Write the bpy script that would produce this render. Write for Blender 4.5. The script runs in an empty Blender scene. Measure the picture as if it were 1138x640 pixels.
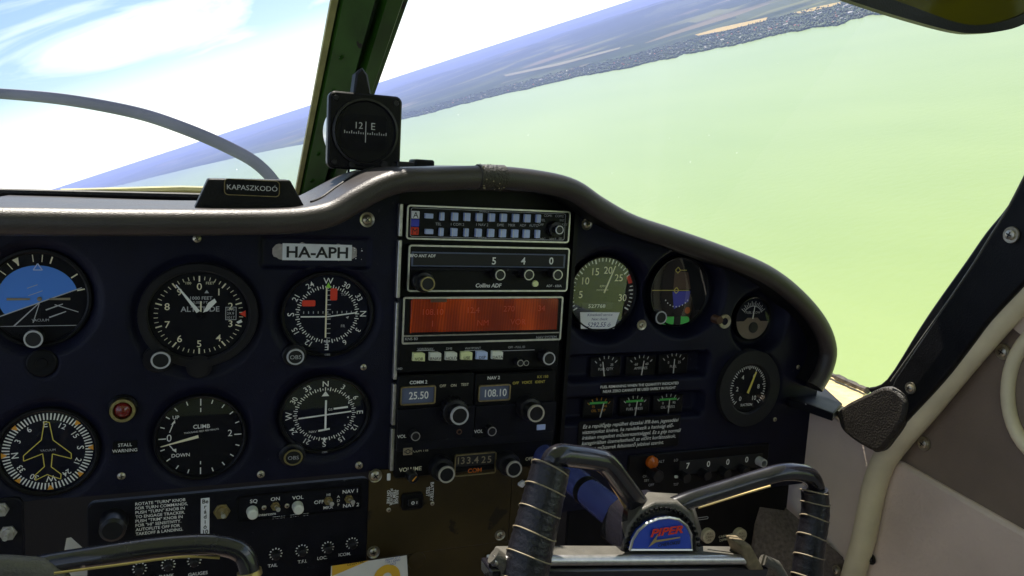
import bpy, bmesh, math, random
from math import sin, cos, pi, radians, sqrt, atan2, hypot
from mathutils import Vector as V, Matrix, noise
random.seed(7)
sc = bpy.context.scene
col = sc.collection

# ------------------------------------------------------------------ camera, frame of the aircraft
# aircraft frame: X right, Y forward, Z up; the instrument panel is the plane Y = 0
F, CX, CY, DIST = 885.0, 569.0, 320.0, 0.6808
def rot_cam():
    y, t, r = radians(22.7), radians(7.695), radians(3.22)
    Ry = Matrix(((cos(y), 0, -sin(y)), (0, 1, 0), (sin(y), 0, cos(y))))
    Rx = Matrix(((1, 0, 0), (0, cos(t), -sin(t)), (0, sin(t), cos(t))))
    Rz = Matrix(((cos(r), -sin(r), 0), (sin(r), cos(r), 0), (0, 0, 1)))
    return Rz @ Rx @ Ry                       # columns: right, down, forward of the panel seen in the camera
MC = rot_cam()
MCT = MC.transposed()
EYE = V((0, -DIST, 0))
def ray(px, py):
    r = MCT @ V(((px - CX) / F, (py - CY) / F, 1.0))
    return V((r.x, r.z, -r.y))
def P(px, py, w=0.0):                          # point on the plane w metres in front of the panel
    r = ray(px, py)
    return EYE + r * ((DIST - w) / r.y)
def PX(px, py, X):                             # point on the side wall x = X
    r = ray(px, py)
    return EYE + r * (X / r.x)
def PP(px, py, p0, n):                         # point on any plane
    r = ray(px, py)
    return EYE + r * ((p0 - EYE).dot(n) / r.dot(n))
# the aircraft banks to the right: the far horizon gives its attitude
up = ray(640, 20.5).cross(ray(50, 213.5)); up.normalize()
if up.z < 0: up = -up
A = up.rotation_difference(V((0, 0, 1))).to_matrix().to_4x4()
A3 = A.to_3x3()

cam_d = bpy.data.cameras.new('camera'); cam = bpy.data.objects.new('camera', cam_d); col.objects.link(cam)
cam_d.lens = 28.0; cam_d.sensor_width = 36.0; cam_d.clip_start = 0.01; cam_d.clip_end = 400000
cx_ = ray(CX + F, CY) - ray(CX, CY); cy_ = ray(CX, CY) - ray(CX, CY + F); cz_ = -ray(CX, CY)
Rcam = Matrix((cx_.normalized(), cy_.normalized(), cz_.normalized())).transposed()
cam.matrix_world = A @ (Matrix.Translation(EYE) @ Rcam.to_4x4())
sc.camera = cam

# ------------------------------------------------------------------ sun, sky, exposure
SUN_AIR = V((-0.10, 0.38, 0.92)).normalized()
sun_w = (A3 @ SUN_AIR).normalized()
sd = bpy.data.lights.new('sun', 'SUN'); sd.energy = 4.6; sd.angle = radians(0.5); sd.color = (1, .93, .82)
sun = bpy.data.objects.new('sun', sd); col.objects.link(sun)
sun.rotation_mode = 'QUATERNION'; sun.rotation_quaternion = sun_w.to_track_quat('Z', 'Y')
world = bpy.data.worlds.new('World'); sc.world = world; world.use_nodes = True
def world_nodes():
    nt = world.node_tree; N = nt.nodes; L = nt.links
    for n in list(N): N.remove(n)
    out = N.new('ShaderNodeOutputWorld'); bg = N.new('ShaderNodeBackground'); sky = N.new('ShaderNodeTexSky')
    sky.sky_type = 'NISHITA'; sky.sun_disc = False
    sky.sun_elevation = math.asin(sun_w.z); sky.sun_rotation = atan2(sun_w.x, sun_w.y)
    sky.altitude = 600; sky.air_density = 1.0; sky.dust_density = .6; sky.ozone_density = 1.5
    bg.inputs['Strength'].default_value = 0.075
    tc = N.new('ShaderNodeTexCoord')
    mp = N.new('ShaderNodeMapping'); mp.inputs['Scale'].default_value = (1.0, 1.0, 4.2)
    mp.inputs['Rotation'].default_value = (0, radians(7), 0)
    n1 = N.new('ShaderNodeTexNoise'); n1.inputs['Scale'].default_value = 2.7; n1.inputs['Detail'].default_value = 10
    n1.inputs['Roughness'].default_value = .56; n1.inputs['Distortion'].default_value = .6
    L.new(tc.outputs['Generated'], mp.inputs['Vector']); L.new(mp.outputs['Vector'], n1.inputs['Vector'])
    rp = N.new('ShaderNodeValToRGB'); rp.color_ramp.elements[0].position = .50; rp.color_ramp.elements[1].position = .78
    L.new(n1.outputs['Fac'], rp.inputs['Fac'])
    mx = N.new('ShaderNodeMixRGB'); mx.inputs['Color2'].default_value = (15, 15.1, 15.4, 1)
    sx = N.new('ShaderNodeSeparateXYZ'); L.new(tc.outputs['Generated'], sx.inputs[0])
    mr = N.new('ShaderNodeMapRange'); mr.inputs['From Min'].default_value = .01; mr.inputs['From Max'].default_value = .10; mr.inputs['To Min'].default_value = .62; mr.inputs['To Max'].default_value = 0
    L.new(sx.outputs['Z'], mr.inputs['Value'])
    veil = N.new('ShaderNodeMath'); veil.operation = 'ADD'; veil.use_clamp = True       # the cirrus thickens to a white veil low down
    L.new(rp.outputs['Color'], veil.inputs[0]); L.new(mr.outputs[0], veil.inputs[1]); L.new(veil.outputs[0], mx.inputs['Fac']); L.new(sky.outputs['Color'], mx.inputs['Color1'])
    L.new(mx.outputs['Color'], bg.inputs['Color']); L.new(bg.outputs['Background'], out.inputs['Surface'])
world_nodes()
vs = sc.view_settings
vs.view_transform = 'Standard'; vs.look = 'None'; vs.gamma = 1; vs.use_curve_mapping = False
vs.exposure = 1.0
HAZE = 4.2e-5
sc.cycles.max_bounces = 10; sc.cycles.transparent_max_bounces = 16; sc.cycles.volume_bounces = 0
sc.cycles.use_denoising = True

# ------------------------------------------------------------------ materials
def new_mat(name):
    m = bpy.data.materials.new(name); m.use_nodes = True
    b = m.node_tree.nodes['Principled BSDF']
    return m, m.node_tree, b
def mat(name, rgb, rough=.5, metal=0, bump=0, bscale=400, var=0, vscale=30, spec=.5, coat=0, emit=None, estr=0, wear=None):
    m, nt, b = new_mat(name); N = nt.nodes; L = nt.links
    b.inputs['Base Color'].default_value = (*rgb, 1); b.inputs['Roughness'].default_value = rough
    b.inputs['Metallic'].default_value = metal; b.inputs['Specular IOR Level'].default_value = spec
    b.inputs['Coat Weight'].default_value = coat
    if emit: b.inputs['Emission Color'].default_value = (*emit, 1); b.inputs['Emission Strength'].default_value = estr
    tc = N.new('ShaderNodeTexCoord')
    if bump:
        n = N.new('ShaderNodeTexNoise'); n.inputs['Scale'].default_value = bscale; n.inputs['Detail'].default_value = 3
        L.new(tc.outputs['Object'], n.inputs['Vector'])
        bp = N.new('ShaderNodeBump'); bp.inputs['Strength'].default_value = bump; bp.inputs['Distance'].default_value = .001
        L.new(n.outputs['Fac'], bp.inputs['Height']); L.new(bp.outputs['Normal'], b.inputs['Normal'])
    if var:
        n = N.new('ShaderNodeTexNoise'); n.inputs['Scale'].default_value = vscale; n.inputs['Detail'].default_value = 6
        L.new(tc.outputs['Object'], n.inputs['Vector'])
        r = N.new('ShaderNodeValToRGB'); r.color_ramp.elements[0].position = .3; r.color_ramp.elements[1].position = .7
        r.color_ramp.elements[0].color = (*[c * (1 - var) for c in rgb], 1)
        r.color_ramp.elements[1].color = (*[min(1, c * (1 + var)) for c in rgb], 1)
        L.new(n.outputs['Fac'], r.inputs['Fac']); src = r.outputs['Color']
        if wear:
            n2 = N.new('ShaderNodeTexNoise'); n2.inputs['Scale'].default_value = wear[1]; n2.inputs['Detail'].default_value = 8
            L.new(tc.outputs['Object'], n2.inputs['Vector'])
            r2 = N.new('ShaderNodeValToRGB'); r2.color_ramp.elements[0].position = wear[2]; r2.color_ramp.elements[1].position = wear[2] + .03
            L.new(n2.outputs['Fac'], r2.inputs['Fac'])
            mx = N.new('ShaderNodeMixRGB'); mx.inputs['Color2'].default_value = (*wear[0], 1)
            L.new(r2.outputs['Color'], mx.inputs['Fac']); L.new(src, mx.inputs['Color1']); src = mx.outputs['Color']
        L.new(src, b.inputs['Base Color'])
        mr = N.new('ShaderNodeMapRange'); mr.inputs['To Min'].default_value = max(.02, rough * .8); mr.inputs['To Max'].default_value = min(1, rough * 1.2)
        L.new(n.outputs['Fac'], mr.inputs['Value']); L.new(mr.outputs['Result'], b.inputs['Roughness'])
    return m
def glass_mat(name, ior=1.5, tint=(1, 1, 1), speck=0.0, rough=0.0):
    m, nt, b = new_mat(name); N = nt.nodes; L = nt.links
    N.remove(b); out = N['Material Output']
    tr = N.new('ShaderNodeBsdfTransparent'); tr.inputs['Color'].default_value = (*tint, 1)
    gl = N.new('ShaderNodeBsdfGlossy'); gl.inputs['Roughness'].default_value = rough
    fr = N.new('ShaderNodeFresnel'); fr.inputs['IOR'].default_value = ior
    mx = N.new('ShaderNodeMixShader')
    L.new(fr.outputs['Fac'], mx.inputs['Fac']); L.new(tr.outputs['BSDF'], mx.inputs[1]); L.new(gl.outputs['BSDF'], mx.inputs[2])
    last = mx
    if speck:
        tc = N.new('ShaderNodeTexCoord'); vo = N.new('ShaderNodeTexVoronoi'); vo.inputs['Scale'].default_value = 38
        L.new(tc.outputs['Object'], vo.inputs['Vector'])
        lt = N.new('ShaderNodeMath'); lt.operation = 'LESS_THAN'; lt.inputs[1].default_value = speck
        L.new(vo.outputs['Distance'], lt.inputs[0])
        df = N.new('ShaderNodeBsdfTranslucent'); df.inputs['Color'].default_value = (.8, .8, .8, 1)
        mul = N.new('ShaderNodeMath'); mul.operation = 'MULTIPLY'; mul.inputs[1].default_value = .6
        L.new(lt.outputs[0], mul.inputs[0])
        m2 = N.new('ShaderNodeMixShader'); L.new(mul.outputs[0], m2.inputs['Fac'])
        L.new(mx.outputs[0], m2.inputs[1]); L.new(df.outputs[0], m2.inputs[2]); last = m2
    L.new(last.outputs[0], out.inputs['Surface'])
    return m
M = dict(
    panel=mat('panel_paint', (.0058, .0063, .0205), .48, bump=.35, bscale=900, var=.3, vscale=25, spec=.22, wear=((.03, .03, .045), 130, .70)),
    subpanel=mat('subpanel_paint', (.0060, .0062, .011), .5, bump=.25, bscale=700, var=.25, vscale=40, spec=.2, wear=((.06, .06, .07), 90, .72)),
    black=mat('black_paint', (.0040, .0040, .0055), .42, spec=.2, bump=.1, bscale=600, var=.3, vscale=60),
    crackle=mat('crackle_black', (.012, .0115, .015), .5, spec=.4, bump=1.0, bscale=1300, var=.3, vscale=300),
    dial=mat('dial_black', (.004, .004, .007), .7, spec=.2),
    dialnavy=mat('dial_navy', (.0045, .005, .014), .7, spec=.2),
    white=mat('white_mark', (.88, .88, .85), .6),
    cream=mat('cream_mark', (.86, .80, .58), .6),
    dim=mat('dim_white_mark', (.50, .50, .52), .6),
    yellow=mat('yellow_mark', (.75, .62, .12), .6),
    orange=mat('orange_mark', (.80, .36, .03), .6),
    red=mat('red_mark', (.80, .05, .02), .5),
    green=mat('green_mark', (.10, .62, .12), .5),
    lime=mat('lime_mark', (.35, .80, .08), .5),
    skyblue=mat('horizon_blue', (.07, .26, .85), .5),
    blue=mat('blue_plastic', (.05, .06, .55), .45),
    key=mat('pale_blue_key', (.50, .60, .92), .4, var=.1),
    keyw=mat('ivory_key', (.80, .82, .72), .4, var=.1),
    keyy=mat('yellow_key', (.80, .85, .45), .4, var=.1),
    steel=mat('bezel_metal', (.62, .60, .58), .35, .85, var=.15, vscale=200),
    screw=mat('screw_metal', (.50, .46, .36), .35, .9, var=.2, vscale=500),
    brass=mat('brass', (.42, .34, .18), .3, .9, var=.2, vscale=300),
    knob=mat('knob_plastic', (.010, .010, .013), .35, spec=.4, var=.2, vscale=200),
    knobring=mat('knob_ring', (.70, .66, .58), .35, .6),
    brown=mat('brown_plastic', (.10, .05, .03), .4, var=.2),
    pedestal=mat('bronze_plate', (.052, .034, .009), .42, .25, bump=.15, bscale=300, var=.35, vscale=14, wear=((.02, .014, .006), 30, .62)),
    glare=mat('glareshield_vinyl', (.036, .030, .029), .38, bump=.35, bscale=1100, var=.18, vscale=30, wear=((.02, .018, .02), 160, .70)),
    leather=mat('black_leather', (.011, .0105, .014), .36, bump=.5, bscale=500, var=.3, vscale=90),
    lace=mat('leather_lace', (.28, .23, .15), .6),
    yoke=mat('yoke_enamel', (.012, .0112, .016), .26, coat=.5, bump=.06, bscale=250, var=.3, vscale=40, wear=((.35, .27, .22), 70, .71)),
    yokegrey=mat('yoke_grey', (.10, .094, .080), .5, bump=.5, bscale=700, var=.2, vscale=60, wear=((.08, .08, .08), 200, .68)),
    chrome_sky=mat('chrome_painted_sky', (.15, .19, .60), .25, .55, var=.1),  # blue base colour stands in for sky reflected in the chrome
    emblue=mat('emblem_blue', (.02, .07, .55), .3, coat=.6),
    gold=mat('gold_trim', (.75, .58, .25), .3, .9),
    silver=mat('silver_trim', (.75, .74, .70), .3, .9),
    olive=mat('zinc_green', (.018, .062, .006), .30, var=.35, vscale=25, bump=.1, bscale=120, wear=((.006, .008, .004), 55, .66)),
    oliveedge=mat('olive_sealant', (.26, .25, .09), .6, var=.25, vscale=60),
    trimblack=mat('trim_black', (.005, .005, .006), .5, spec=.25, bump=.25, bscale=600, var=.3, vscale=40),
    trimgrey=mat('trim_textured', (.024, .020, .016), .5, bump=1.0, bscale=520, var=.3, vscale=90),
    upholst=mat('beige_vinyl', (.76, .64, .54), .55, bump=.25, bscale=350, var=.08, vscale=18),
    doorbeige=mat('door_vinyl', (.76, .61, .52), .5, bump=.9, bscale=260, var=.12, vscale=12),
    doorgrey=mat('door_taupe', (.22, .165, .125), .6, bump=.25, bscale=500, var=.1, vscale=25),
    piping=mat('cream_piping', (.80, .70, .48), .45, bump=.2, bscale=200, var=.12, vscale=25),
    carpet=mat('brown_carpet', (.16, .125, .11), .95, bump=1, bscale=800, var=.35, vscale=250),
    sill=mat('sill_tan', (.55, .43, .22), .7, bump=.8, bscale=150, var=.3, vscale=60),
    seal=mat('old_sealant', (.05, .04, .03), .6, bump=1, bscale=90, var=.7, vscale=120),
    glue=mat('old_glue', (.42, .38, .36), .8, var=.2, vscale=200),
    paper=mat('paper', (.82, .80, .76), .8, var=.05, vscale=60),
    papero=mat('orange_print', (.85, .50, .04), .7),
    paperb=mat('blue_ink', (.15, .18, .45), .7),
    brownglow=mat('faint_filament', (.10, .01, .003), .4, emit=(.30, .02, .0), estr=.25),
    label=mat('label_white', (.86, .87, .90), .6, var=.06, vscale=80),
    ink=mat('black_ink', (.01, .01, .012), .6),
    inkblue=mat('pen_ink', (.03, .03, .20), .6),
    dispblue=mat('drum_window', (.10, .12, .20), .35, var=.2),
    lampred=mat('red_lens', (.16, .012, .010), .15, coat=.8),
    lampor=mat('amber_lens', (.55, .12, .01), .2, coat=.5),
    strap=mat('tan_strap', (.20, .155, .09), .8, bump=.8, bscale=900, var=.3, vscale=200),
    tan=mat('tan_knob', (.60, .52, .36), .5, var=.15),
    shell=mat('headliner', (.78, .76, .74), .8, bump=.3, bscale=200),
    shelldark=mat('firewall_dark', (.02, .02, .022), .8),
    seat=mat('seat_fabric', (.06, .05, .045), .8),
    prop=mat('propeller_grey', (.17, .165, .24), .4, var=.2, vscale=6),
    propspin=mat('spinner_metal', (.6, .6, .62), .3, .9),
    dialglass=glass_mat('dial_glass', 1.6, speck=0.0),
    plainglass=glass_mat('dial_glass_plain', 1.22),
    windglass=glass_mat('windshield_acrylic', 1.12, (.985, .995, .985), speck=.022),
)
def visor_mat():
    m, nt, b = new_mat('visor_acrylic'); N = nt.nodes; L = nt.links; out = N['Material Output']
    b.inputs['Base Color'].default_value = (.20, .17, .02, 1); b.inputs['Roughness'].default_value = .12
    tr = N.new('ShaderNodeBsdfTransparent'); tr.inputs['Color'].default_value = (.17, .16, .015, 1)
    mx = N.new('ShaderNodeMixShader'); mx.inputs['Fac'].default_value = .35
    L.new(tr.outputs[0], mx.inputs[1]); L.new(b.outputs[0], mx.inputs[2]); L.new(mx.outputs[0], out.inputs['Surface'])
    return m
M['visor'] = visor_mat()
def display_mat():
    m, nt, b = new_mat('gas_display'); N = nt.nodes; L = nt.links
    b.inputs['Base Color'].default_value = (.12, .015, .004, 1); b.inputs['Roughness'].default_value = .12
    tc = N.new('ShaderNodeTexCoord')
    mp = N.new('ShaderNodeMapping'); mp.inputs['Scale'].default_value = (1, .25, 1); mp.inputs['Rotation'].default_value = (0, 0, radians(12))
    L.new(tc.outputs['Object'], mp.inputs['Vector'])
    n = N.new('ShaderNodeTexNoise'); n.inputs['Scale'].default_value = 32; n.inputs['Detail'].default_value = 7
    L.new(mp.outputs[0], n.inputs['Vector'])
    wv = N.new('ShaderNodeTexWave'); wv.inputs['Scale'].default_value = 120; wv.inputs['Distortion'].default_value = 4
    L.new(mp.outputs[0], wv.inputs['Vector'])
    r = N.new('ShaderNodeValToRGB'); r.color_ramp.elements[0].position = .42; r.color_ramp.elements[1].position = .70
    r.color_ramp.elements[0].color = (.05, .003, .0, 1); r.color_ramp.elements[1].color = (.60, .085, .003, 1)
    mxx = N.new('ShaderNodeMixRGB'); mxx.inputs['Fac'].default_value = .12
    L.new(n.outputs['Fac'], mxx.inputs['Color1']); L.new(wv.outputs['Fac'], mxx.inputs['Color2'])
    L.new(mxx.outputs[0], r.inputs['Fac']); L.new(r.outputs['Color'], b.inputs['Emission Color'])
    b.inputs['Emission Strength'].default_value = .20
    return m
M['display'] = display_mat()

# ------------------------------------------------------------------ mesh builder
_tc = {}
def text_mesh(s, bold=0.0, shear=0.0):
    k = (s, bold, shear)
    if k not in _tc:
        c = bpy.data.curves.new('t', 'FONT'); c.body = s; c.size = 1; c.offset = bold; c.shear = shear; c.resolution_u = 3
        c.align_x = 'CENTER'
        o = bpy.data.objects.new('t', c); col.objects.link(o)
        me = bpy.data.meshes.new_from_object(o.evaluated_get(bpy.context.evaluated_depsgraph_get()))
        _tc[k] = ([v.co.copy() for v in me.vertices], [list(p.vertices) for p in me.polygons])
        bpy.data.objects.remove(o); bpy.data.curves.remove(c); bpy.data.meshes.remove(me)
    return _tc[k]
def rr(w, h, r, n=5, cx=0, cy=0):             # rounded rectangle outline
    r = min(r, w / 2 - 1e-6, h / 2 - 1e-6); pts = []
    for k, (sx, sy) in enumerate(((1, 1), (-1, 1), (-1, -1), (1, -1))):
        for i in range(n + 1):
            a = pi / 2 * k + pi / 2 * i / n
            pts.append((cx + sx * (w / 2 - r) + r * cos(a), cy + sy * (h / 2 - r) + r * sin(a)))
    return pts
def circ(r, n=32, cx=0, cy=0, ry=None, a0=0):
    return [(cx + r * cos(a0 + 2 * pi * i / n), cy + (ry or r) * sin(a0 + 2 * pi * i / n)) for i in range(n)]
def spline(pts, n=6):                          # Catmull-Rom through 3D points
    pts = [V(p) for p in pts]; out = []
    for i in range(len(pts) - 1):
        p0 = pts[max(0, i - 1)]; p1 = pts[i]; p2 = pts[i + 1]; p3 = pts[min(len(pts) - 1, i + 2)]
        for k in range(n):
            t = k / n
            out.append(.5 * ((2 * p1) + (p2 - p0) * t + (2 * p0 - 5 * p1 + 4 * p2 - p3) * t * t + (3 * p1 - p0 - 3 * p2 + p3) * t ** 3))
    out.append(pts[-1]); return out
class MB:
    def __init__(s): s.v = []; s.f = []
    def add(s, vs, fs):
        o = len(s.v); s.v += [V(p) for p in vs]; s.f += [[i + o for i in f] for f in fs]; return s
    def box(s, c, d):
        x, y, z = c; a, b, e = d[0] / 2, d[1] / 2, d[2] / 2
        return s.add([(x + i * a, y + j * b, z + k * e) for i in (-1, 1) for j in (-1, 1) for k in (-1, 1)],
                     [(0, 1, 3, 2), (4, 6, 7, 5), (0, 4, 5, 1), (2, 3, 7, 6), (0, 2, 6, 4), (1, 5, 7, 3)])
    def layers(s, ls, cap0=True, cap1=True):   # list of equal-length rings
        n = len(ls[0]); vs = [p for l in ls for p in l]; fs = []
        for k in range(len(ls) - 1):
            for i in range(n):
                j = (i + 1) % n; fs.append((k * n + i, k * n + j, (k + 1) * n + j, (k + 1) * n + i))
        if cap0: fs.append(list(range(n))[::-1])
        if cap1: fs.append([(len(ls) - 1) * n + i for i in range(n)])
        return s.add(vs, fs)
    def prism(s, poly, z0, z1, b=0):           # flat outline raised along z, edge softened by b
        if not b: return s.layers([[(x, y, z0) for x, y in poly], [(x, y, z1) for x, y in poly]])
        n = len(poly); ins = []
        for i in range(n):
            p = V(poly[i]); d1 = (p - V(poly[i - 1])); d2 = (V(poly[(i + 1) % n]) - p)
            d1 = d1.normalized() if d1.length > 1e-9 else d2.normalized(); d2 = d2.normalized() if d2.length > 1e-9 else d1
            nn = V((-(d1.y + d2.y), d1.x + d2.x)); nn = nn.normalized() if nn.length > 1e-6 else V((-d1.y, d1.x))
            ins.append(p + nn * b)
        return s.layers([[(x, y, z0) for x, y in poly], [(x, y, z1 - b) for x, y in poly],
                         [(p.x * .7 + q[0] * .3, p.y * .7 + q[1] * .3, z1 - b * .25) for p, q in zip(ins, poly)], [(p.x, p.y, z1) for p in ins]])
    def rbox(s, x0, y0, x1, y1, z0, z1, r=.001, b=.0006):
        return s.prism(rr(abs(x1 - x0), abs(y1 - y0), r, 4, (x0 + x1) / 2, (y0 + y1) / 2), z0, z1, b)
    def frame(s, x0, y0, x1, y1, t, z0, z1, r=.002):   # hollow rounded rectangle
        w, h = abs(x1 - x0), abs(y1 - y0); c = ((x0 + x1) / 2, (y0 + y1) / 2)
        o = rr(w, h, r, 4, *c); i = rr(w - 2 * t, h - 2 * t, max(r - t, .0003), 4, *c)
        return s.layers([[(x, y, z0) for x, y in o], [(x, y, z1) for x, y in o], [(x, y, z1) for x, y in i], [(x, y, z0) for x, y in i]], False, False)
    def lathe(s, prof, n=40, c=(0, 0), cap0=False, cap1=False):
        ls = [[(c[0] + r * cos(2 * pi * i / n), c[1] + r * sin(2 * pi * i / n), z) for i in range(n)] for r, z in prof]
        return s.layers(ls, cap0, cap1)
    def disc(s, r, z, n=40, c=(0, 0)):
        return s.add([(c[0] + r * cos(2 * pi * i / n), c[1] + r * sin(2 * pi * i / n), z) for i in range(n)], [list(range(n))])
    def poly(s, pts, z=None):
        return s.add([(p[0], p[1], z) if z is not None else p for p in pts], [list(range(len(pts)))])
    def bar(s, p, q, w0, w1, z, h=0):          # flat tapered stroke from p to q
        p, q = V(p[:2]), V(q[:2]); d = (q - p); d = d.normalized() if d.length else V((1, 0)); n = V((-d.y, d.x))
        pts = [p - n * w0 / 2, q - n * w1 / 2, q + n * w1 / 2, p + n * w0 / 2]
        if h: return s.prism([(a.x, a.y) for a in pts], z, z + h)
        return s.poly([(a.x, a.y) for a in pts], z)
    def ticks(s, n, r0, r1, w, z, a0=0, arc=2 * pi, skip=None, inc=None):
        for i in range(n):
            if skip and i % skip == 0: continue
            a = pi / 2 - (a0 + arc * i / inc if inc else a0 + arc * i / n)
            s.bar((r0 * cos(a), r0 * sin(a)), (r1 * cos(a), r1 * sin(a)), w, w, z)
        return s
    def text(s, t, x, y, h, z, rot=0, bold=.0, sx=1.0, align='c', shear=0.0):
        vs, fs = text_mesh(t, bold, shear)
        if not vs: return s
        k = h / .72; c, q = cos(rot), sin(rot); dx = 0
        if align == 'l': dx = -min(v.x for v in vs)
        if align == 'r': dx = -max(v.x for v in vs)
        out = []
        for v in vs:
            a, b = (v.x + dx) * k * sx, (v.y - .36) * k
            out.append((x + a * c - b * q, y + a * q + b * c, z))
        return s.add(out, fs)
    def tube(s, path, rad, n=12, caps=True, flat=1.0):
        path = [V(p) for p in path]; m = len(path); rad = rad if isinstance(rad, (list, tuple)) else [rad] * m
        ls = []; prev = None
        for i in range(m):
            t = (path[min(m - 1, i + 1)] - path[max(0, i - 1)]).normalized()
            if prev is None:
                u = t.cross(V((0, 1, 0))); u = u if u.length > .1 else t.cross(V((0, 0, 1)))
            else: u = prev - t * prev.dot(t)
            u.normalize(); prev = u; w = t.cross(u)
            ls.append([path[i] + (u * cos(2 * pi * k / n) + w * sin(2 * pi * k / n) * flat) * rad[i] for k in range(n)])
        return s.layers(ls, caps, caps)
    def extrude(s, pts, vec):
        n = len(pts); vec = V(vec); return s.layers([pts, [V(p) + vec for p in pts]])
    def build(s, name, m, parent=None, off=None, smooth=True, bevel=0, ang=35):
        me = bpy.data.meshes.new(name)
        vs = [v - off for v in s.v] if off is not None else s.v
        me.from_pydata([tuple(v) for v in vs], [], s.f)
        bm = bmesh.new(); bm.from_mesh(me); bmesh.ops.recalc_face_normals(bm, faces=bm.faces)
        if smooth:
            for f in bm.faces: f.smooth = True
            for e in bm.edges:
                if len(e.link_faces) == 2 and e.calc_face_angle(0) > radians(ang): e.smooth = False
        bm.to_mesh(me); bm.free(); me.update()
        me.materials.append(M[m] if isinstance(m, str) else m)
        o = bpy.data.objects.new(name, me); col.objects.link(o)
        if parent: o.parent = parent
        if off is not None and parent is None: o.location = off
        if bevel:
            md = o.modifiers.new('bevel', 'BEVEL'); md.width = bevel; md.segments = 2; md.limit_method = 'ANGLE'; md.angle_limit = radians(40)
        return o
OUTSIDE = set()
def tag(o, label, cat, group=None, kind=None):
    if label: o['label'] = label
    if cat: o['category'] = cat
    if group: o['group'] = group
    if kind: o['kind'] = kind
    return o
def empty(name, loc, label, cat, group=None):
    o = bpy.data.objects.new(name, None); col.objects.link(o); o.location = loc; o.empty_display_size = .02
    return tag(o, label, cat, group)
class Unit:
    """a thing fixed on the panel: local x right, y up, z towards the pilot; millimetres stay true (or radius = 1 for dials)"""
    def __init__(s, name, label, cat, px, py, w=0.0, a=None, b=None, group=None):
        s.w = w; s.o = P(px, py, w); s.root = empty(name, s.o, label, cat, group)
        s.root.rotation_euler = (pi / 2, 0, 0); s.sx = s.sy = s.sz = 1.0
        if a:
            s.sx = (P(px + a, py, w) - P(px - a, py, w)).length / 2; s.sy = (P(px, py + b, w) - P(px, py - b, w)).length / 2
            s.sz = (s.sx + s.sy) / 2; s.root.scale = (s.sx, s.sy, s.sz)
        s.k = (P(px, py + 10, w) - P(px, py, w)).length / 10 / s.sy     # local units in one pixel
    def q(s, px, py, z=0.0):                   # pixel -> local x, y at height z above the face
        p = P(px, py, s.w + z * s.sz); return ((p.x - s.o.x) / s.sx, (p.z - s.o.z) / s.sy)
    def build(s, mb, name, m, parent=None, **k): return mb.build(name, m, parent or s.root, **k)
    def knob(s, px, py, r, h, name='knob', m='knob', ring='knobring', z0=0, base=None, parent=None, flute=0):
        """round knob whose FACE shows at this pixel"""
        x, y = s.q(px, py, z0 + h); K = s.k; R = r * K
        mb = MB()
        if base: mb.lathe([(base * K, z0), (base * K, z0 + h * .45), (base * K * .93, z0 + h * .5), (R, z0 + h * .52)], 28, (x, y))
        prof = [(R, z0), (R, z0 + h * .92), (R * .93, z0 + h), (R * .8, z0 + h)]
        mb.lathe(prof, 28, (x, y), cap1=True)
        if flute:
            for i in range(flute):
                a = 2 * pi * i / flute; bR = (base or r) * K
                mb.tube([(x + bR * cos(a), y + bR * sin(a), z0), (x + bR * cos(a), y + bR * sin(a), z0 + h * .45)], bR * .08, 6)
        o = mb.build(name, m, parent or s.root)
        if ring: MB().lathe([(R * 1.03, z0 + h * .93), (R * 1.0, z0 + h * 1.03), (R * .84, z0 + h * 1.03), (R * .80, z0 + h * .98)], 28, (x, y)).build('rim', ring, o)
        return o
    def screw(s, px, py, r, parent=None, washer=0, m='screw', z0=0.0):
        x, y = s.q(px, py, z0); K = s.k; R = r * K; H = R * .55
        o = MB().lathe([(R, z0), (R * .97, z0 + H * .4), (R * .7, z0 + H * .85), (R * .3, z0 + H)], 18, (x, y), cap1=True).build('screw', m, parent or s.root)
        t = random.random() * 1.5; c = MB()
        for a in (t, t + pi / 2): c.bar((x - cos(a) * R * .55, y - sin(a) * R * .55), (x + cos(a) * R * .55, y + sin(a) * R * .55), R * .22, R * .22, z0 + H * 1.03)
        c.build('cross_slot', 'ink', o)
        if washer: MB().lathe([(washer * K, z0 + .0), (washer * K * .95, z0 + H * .5), (R * 1.25, z0 + H * .35), (R * 1.05, z0 + .0001)], 24, (x, y)).build('cup_washer', m, o)
        return o
# ------------------------------------------------------------------ instrument panel
def sstep(x): x = max(0, min(1, x)); return x * x * (3 - 2 * x)
XL = P(440, 330).x; XR = P(636, 300).x
ZB = P(409, 524).z
ROLLW = .065; ROLLR = .0096
ROLLPX = [(-110, 247), (0, 246), (120, 247), (230, 247), (310, 246), (345, 243), (372, 236), (398, 221), (425, 207), (450, 200), (480, 199), (545, 197), (600, 202), (636, 211),
          (665, 230), (700, 249), (745, 264), (800, 283), (850, 304), (885, 330), (910, 360), (920, 388), (915, 412), (905, 430)]
def roll_w(px):
    for (a, wa), (b, wb) in zip(RW, RW[1:]):
        if a <= px <= b: return wa + (wb - wa) * (px - a) / (b - a)
RW = ((-999, .065), (470, .065), (545, .060), (640, .046), (740, .034), (850, .027), (910, .022), (999, .020))
ROLL = spline([P(x, y, roll_w(x)) for x, y in ROLLPX], 5)
def roll_z(x):
    b = None
    for a, c in zip(ROLL, ROLL[1:]):
        if min(a.x, c.x) <= x <= max(a.x, c.x) and abs(c.x - a.x) > 1e-9:
            z = a.z + (c.z - a.z) * (x - a.x) / (c.x - a.x); b = z if b is None else max(b, z)
    return b
WELLS = []
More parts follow.
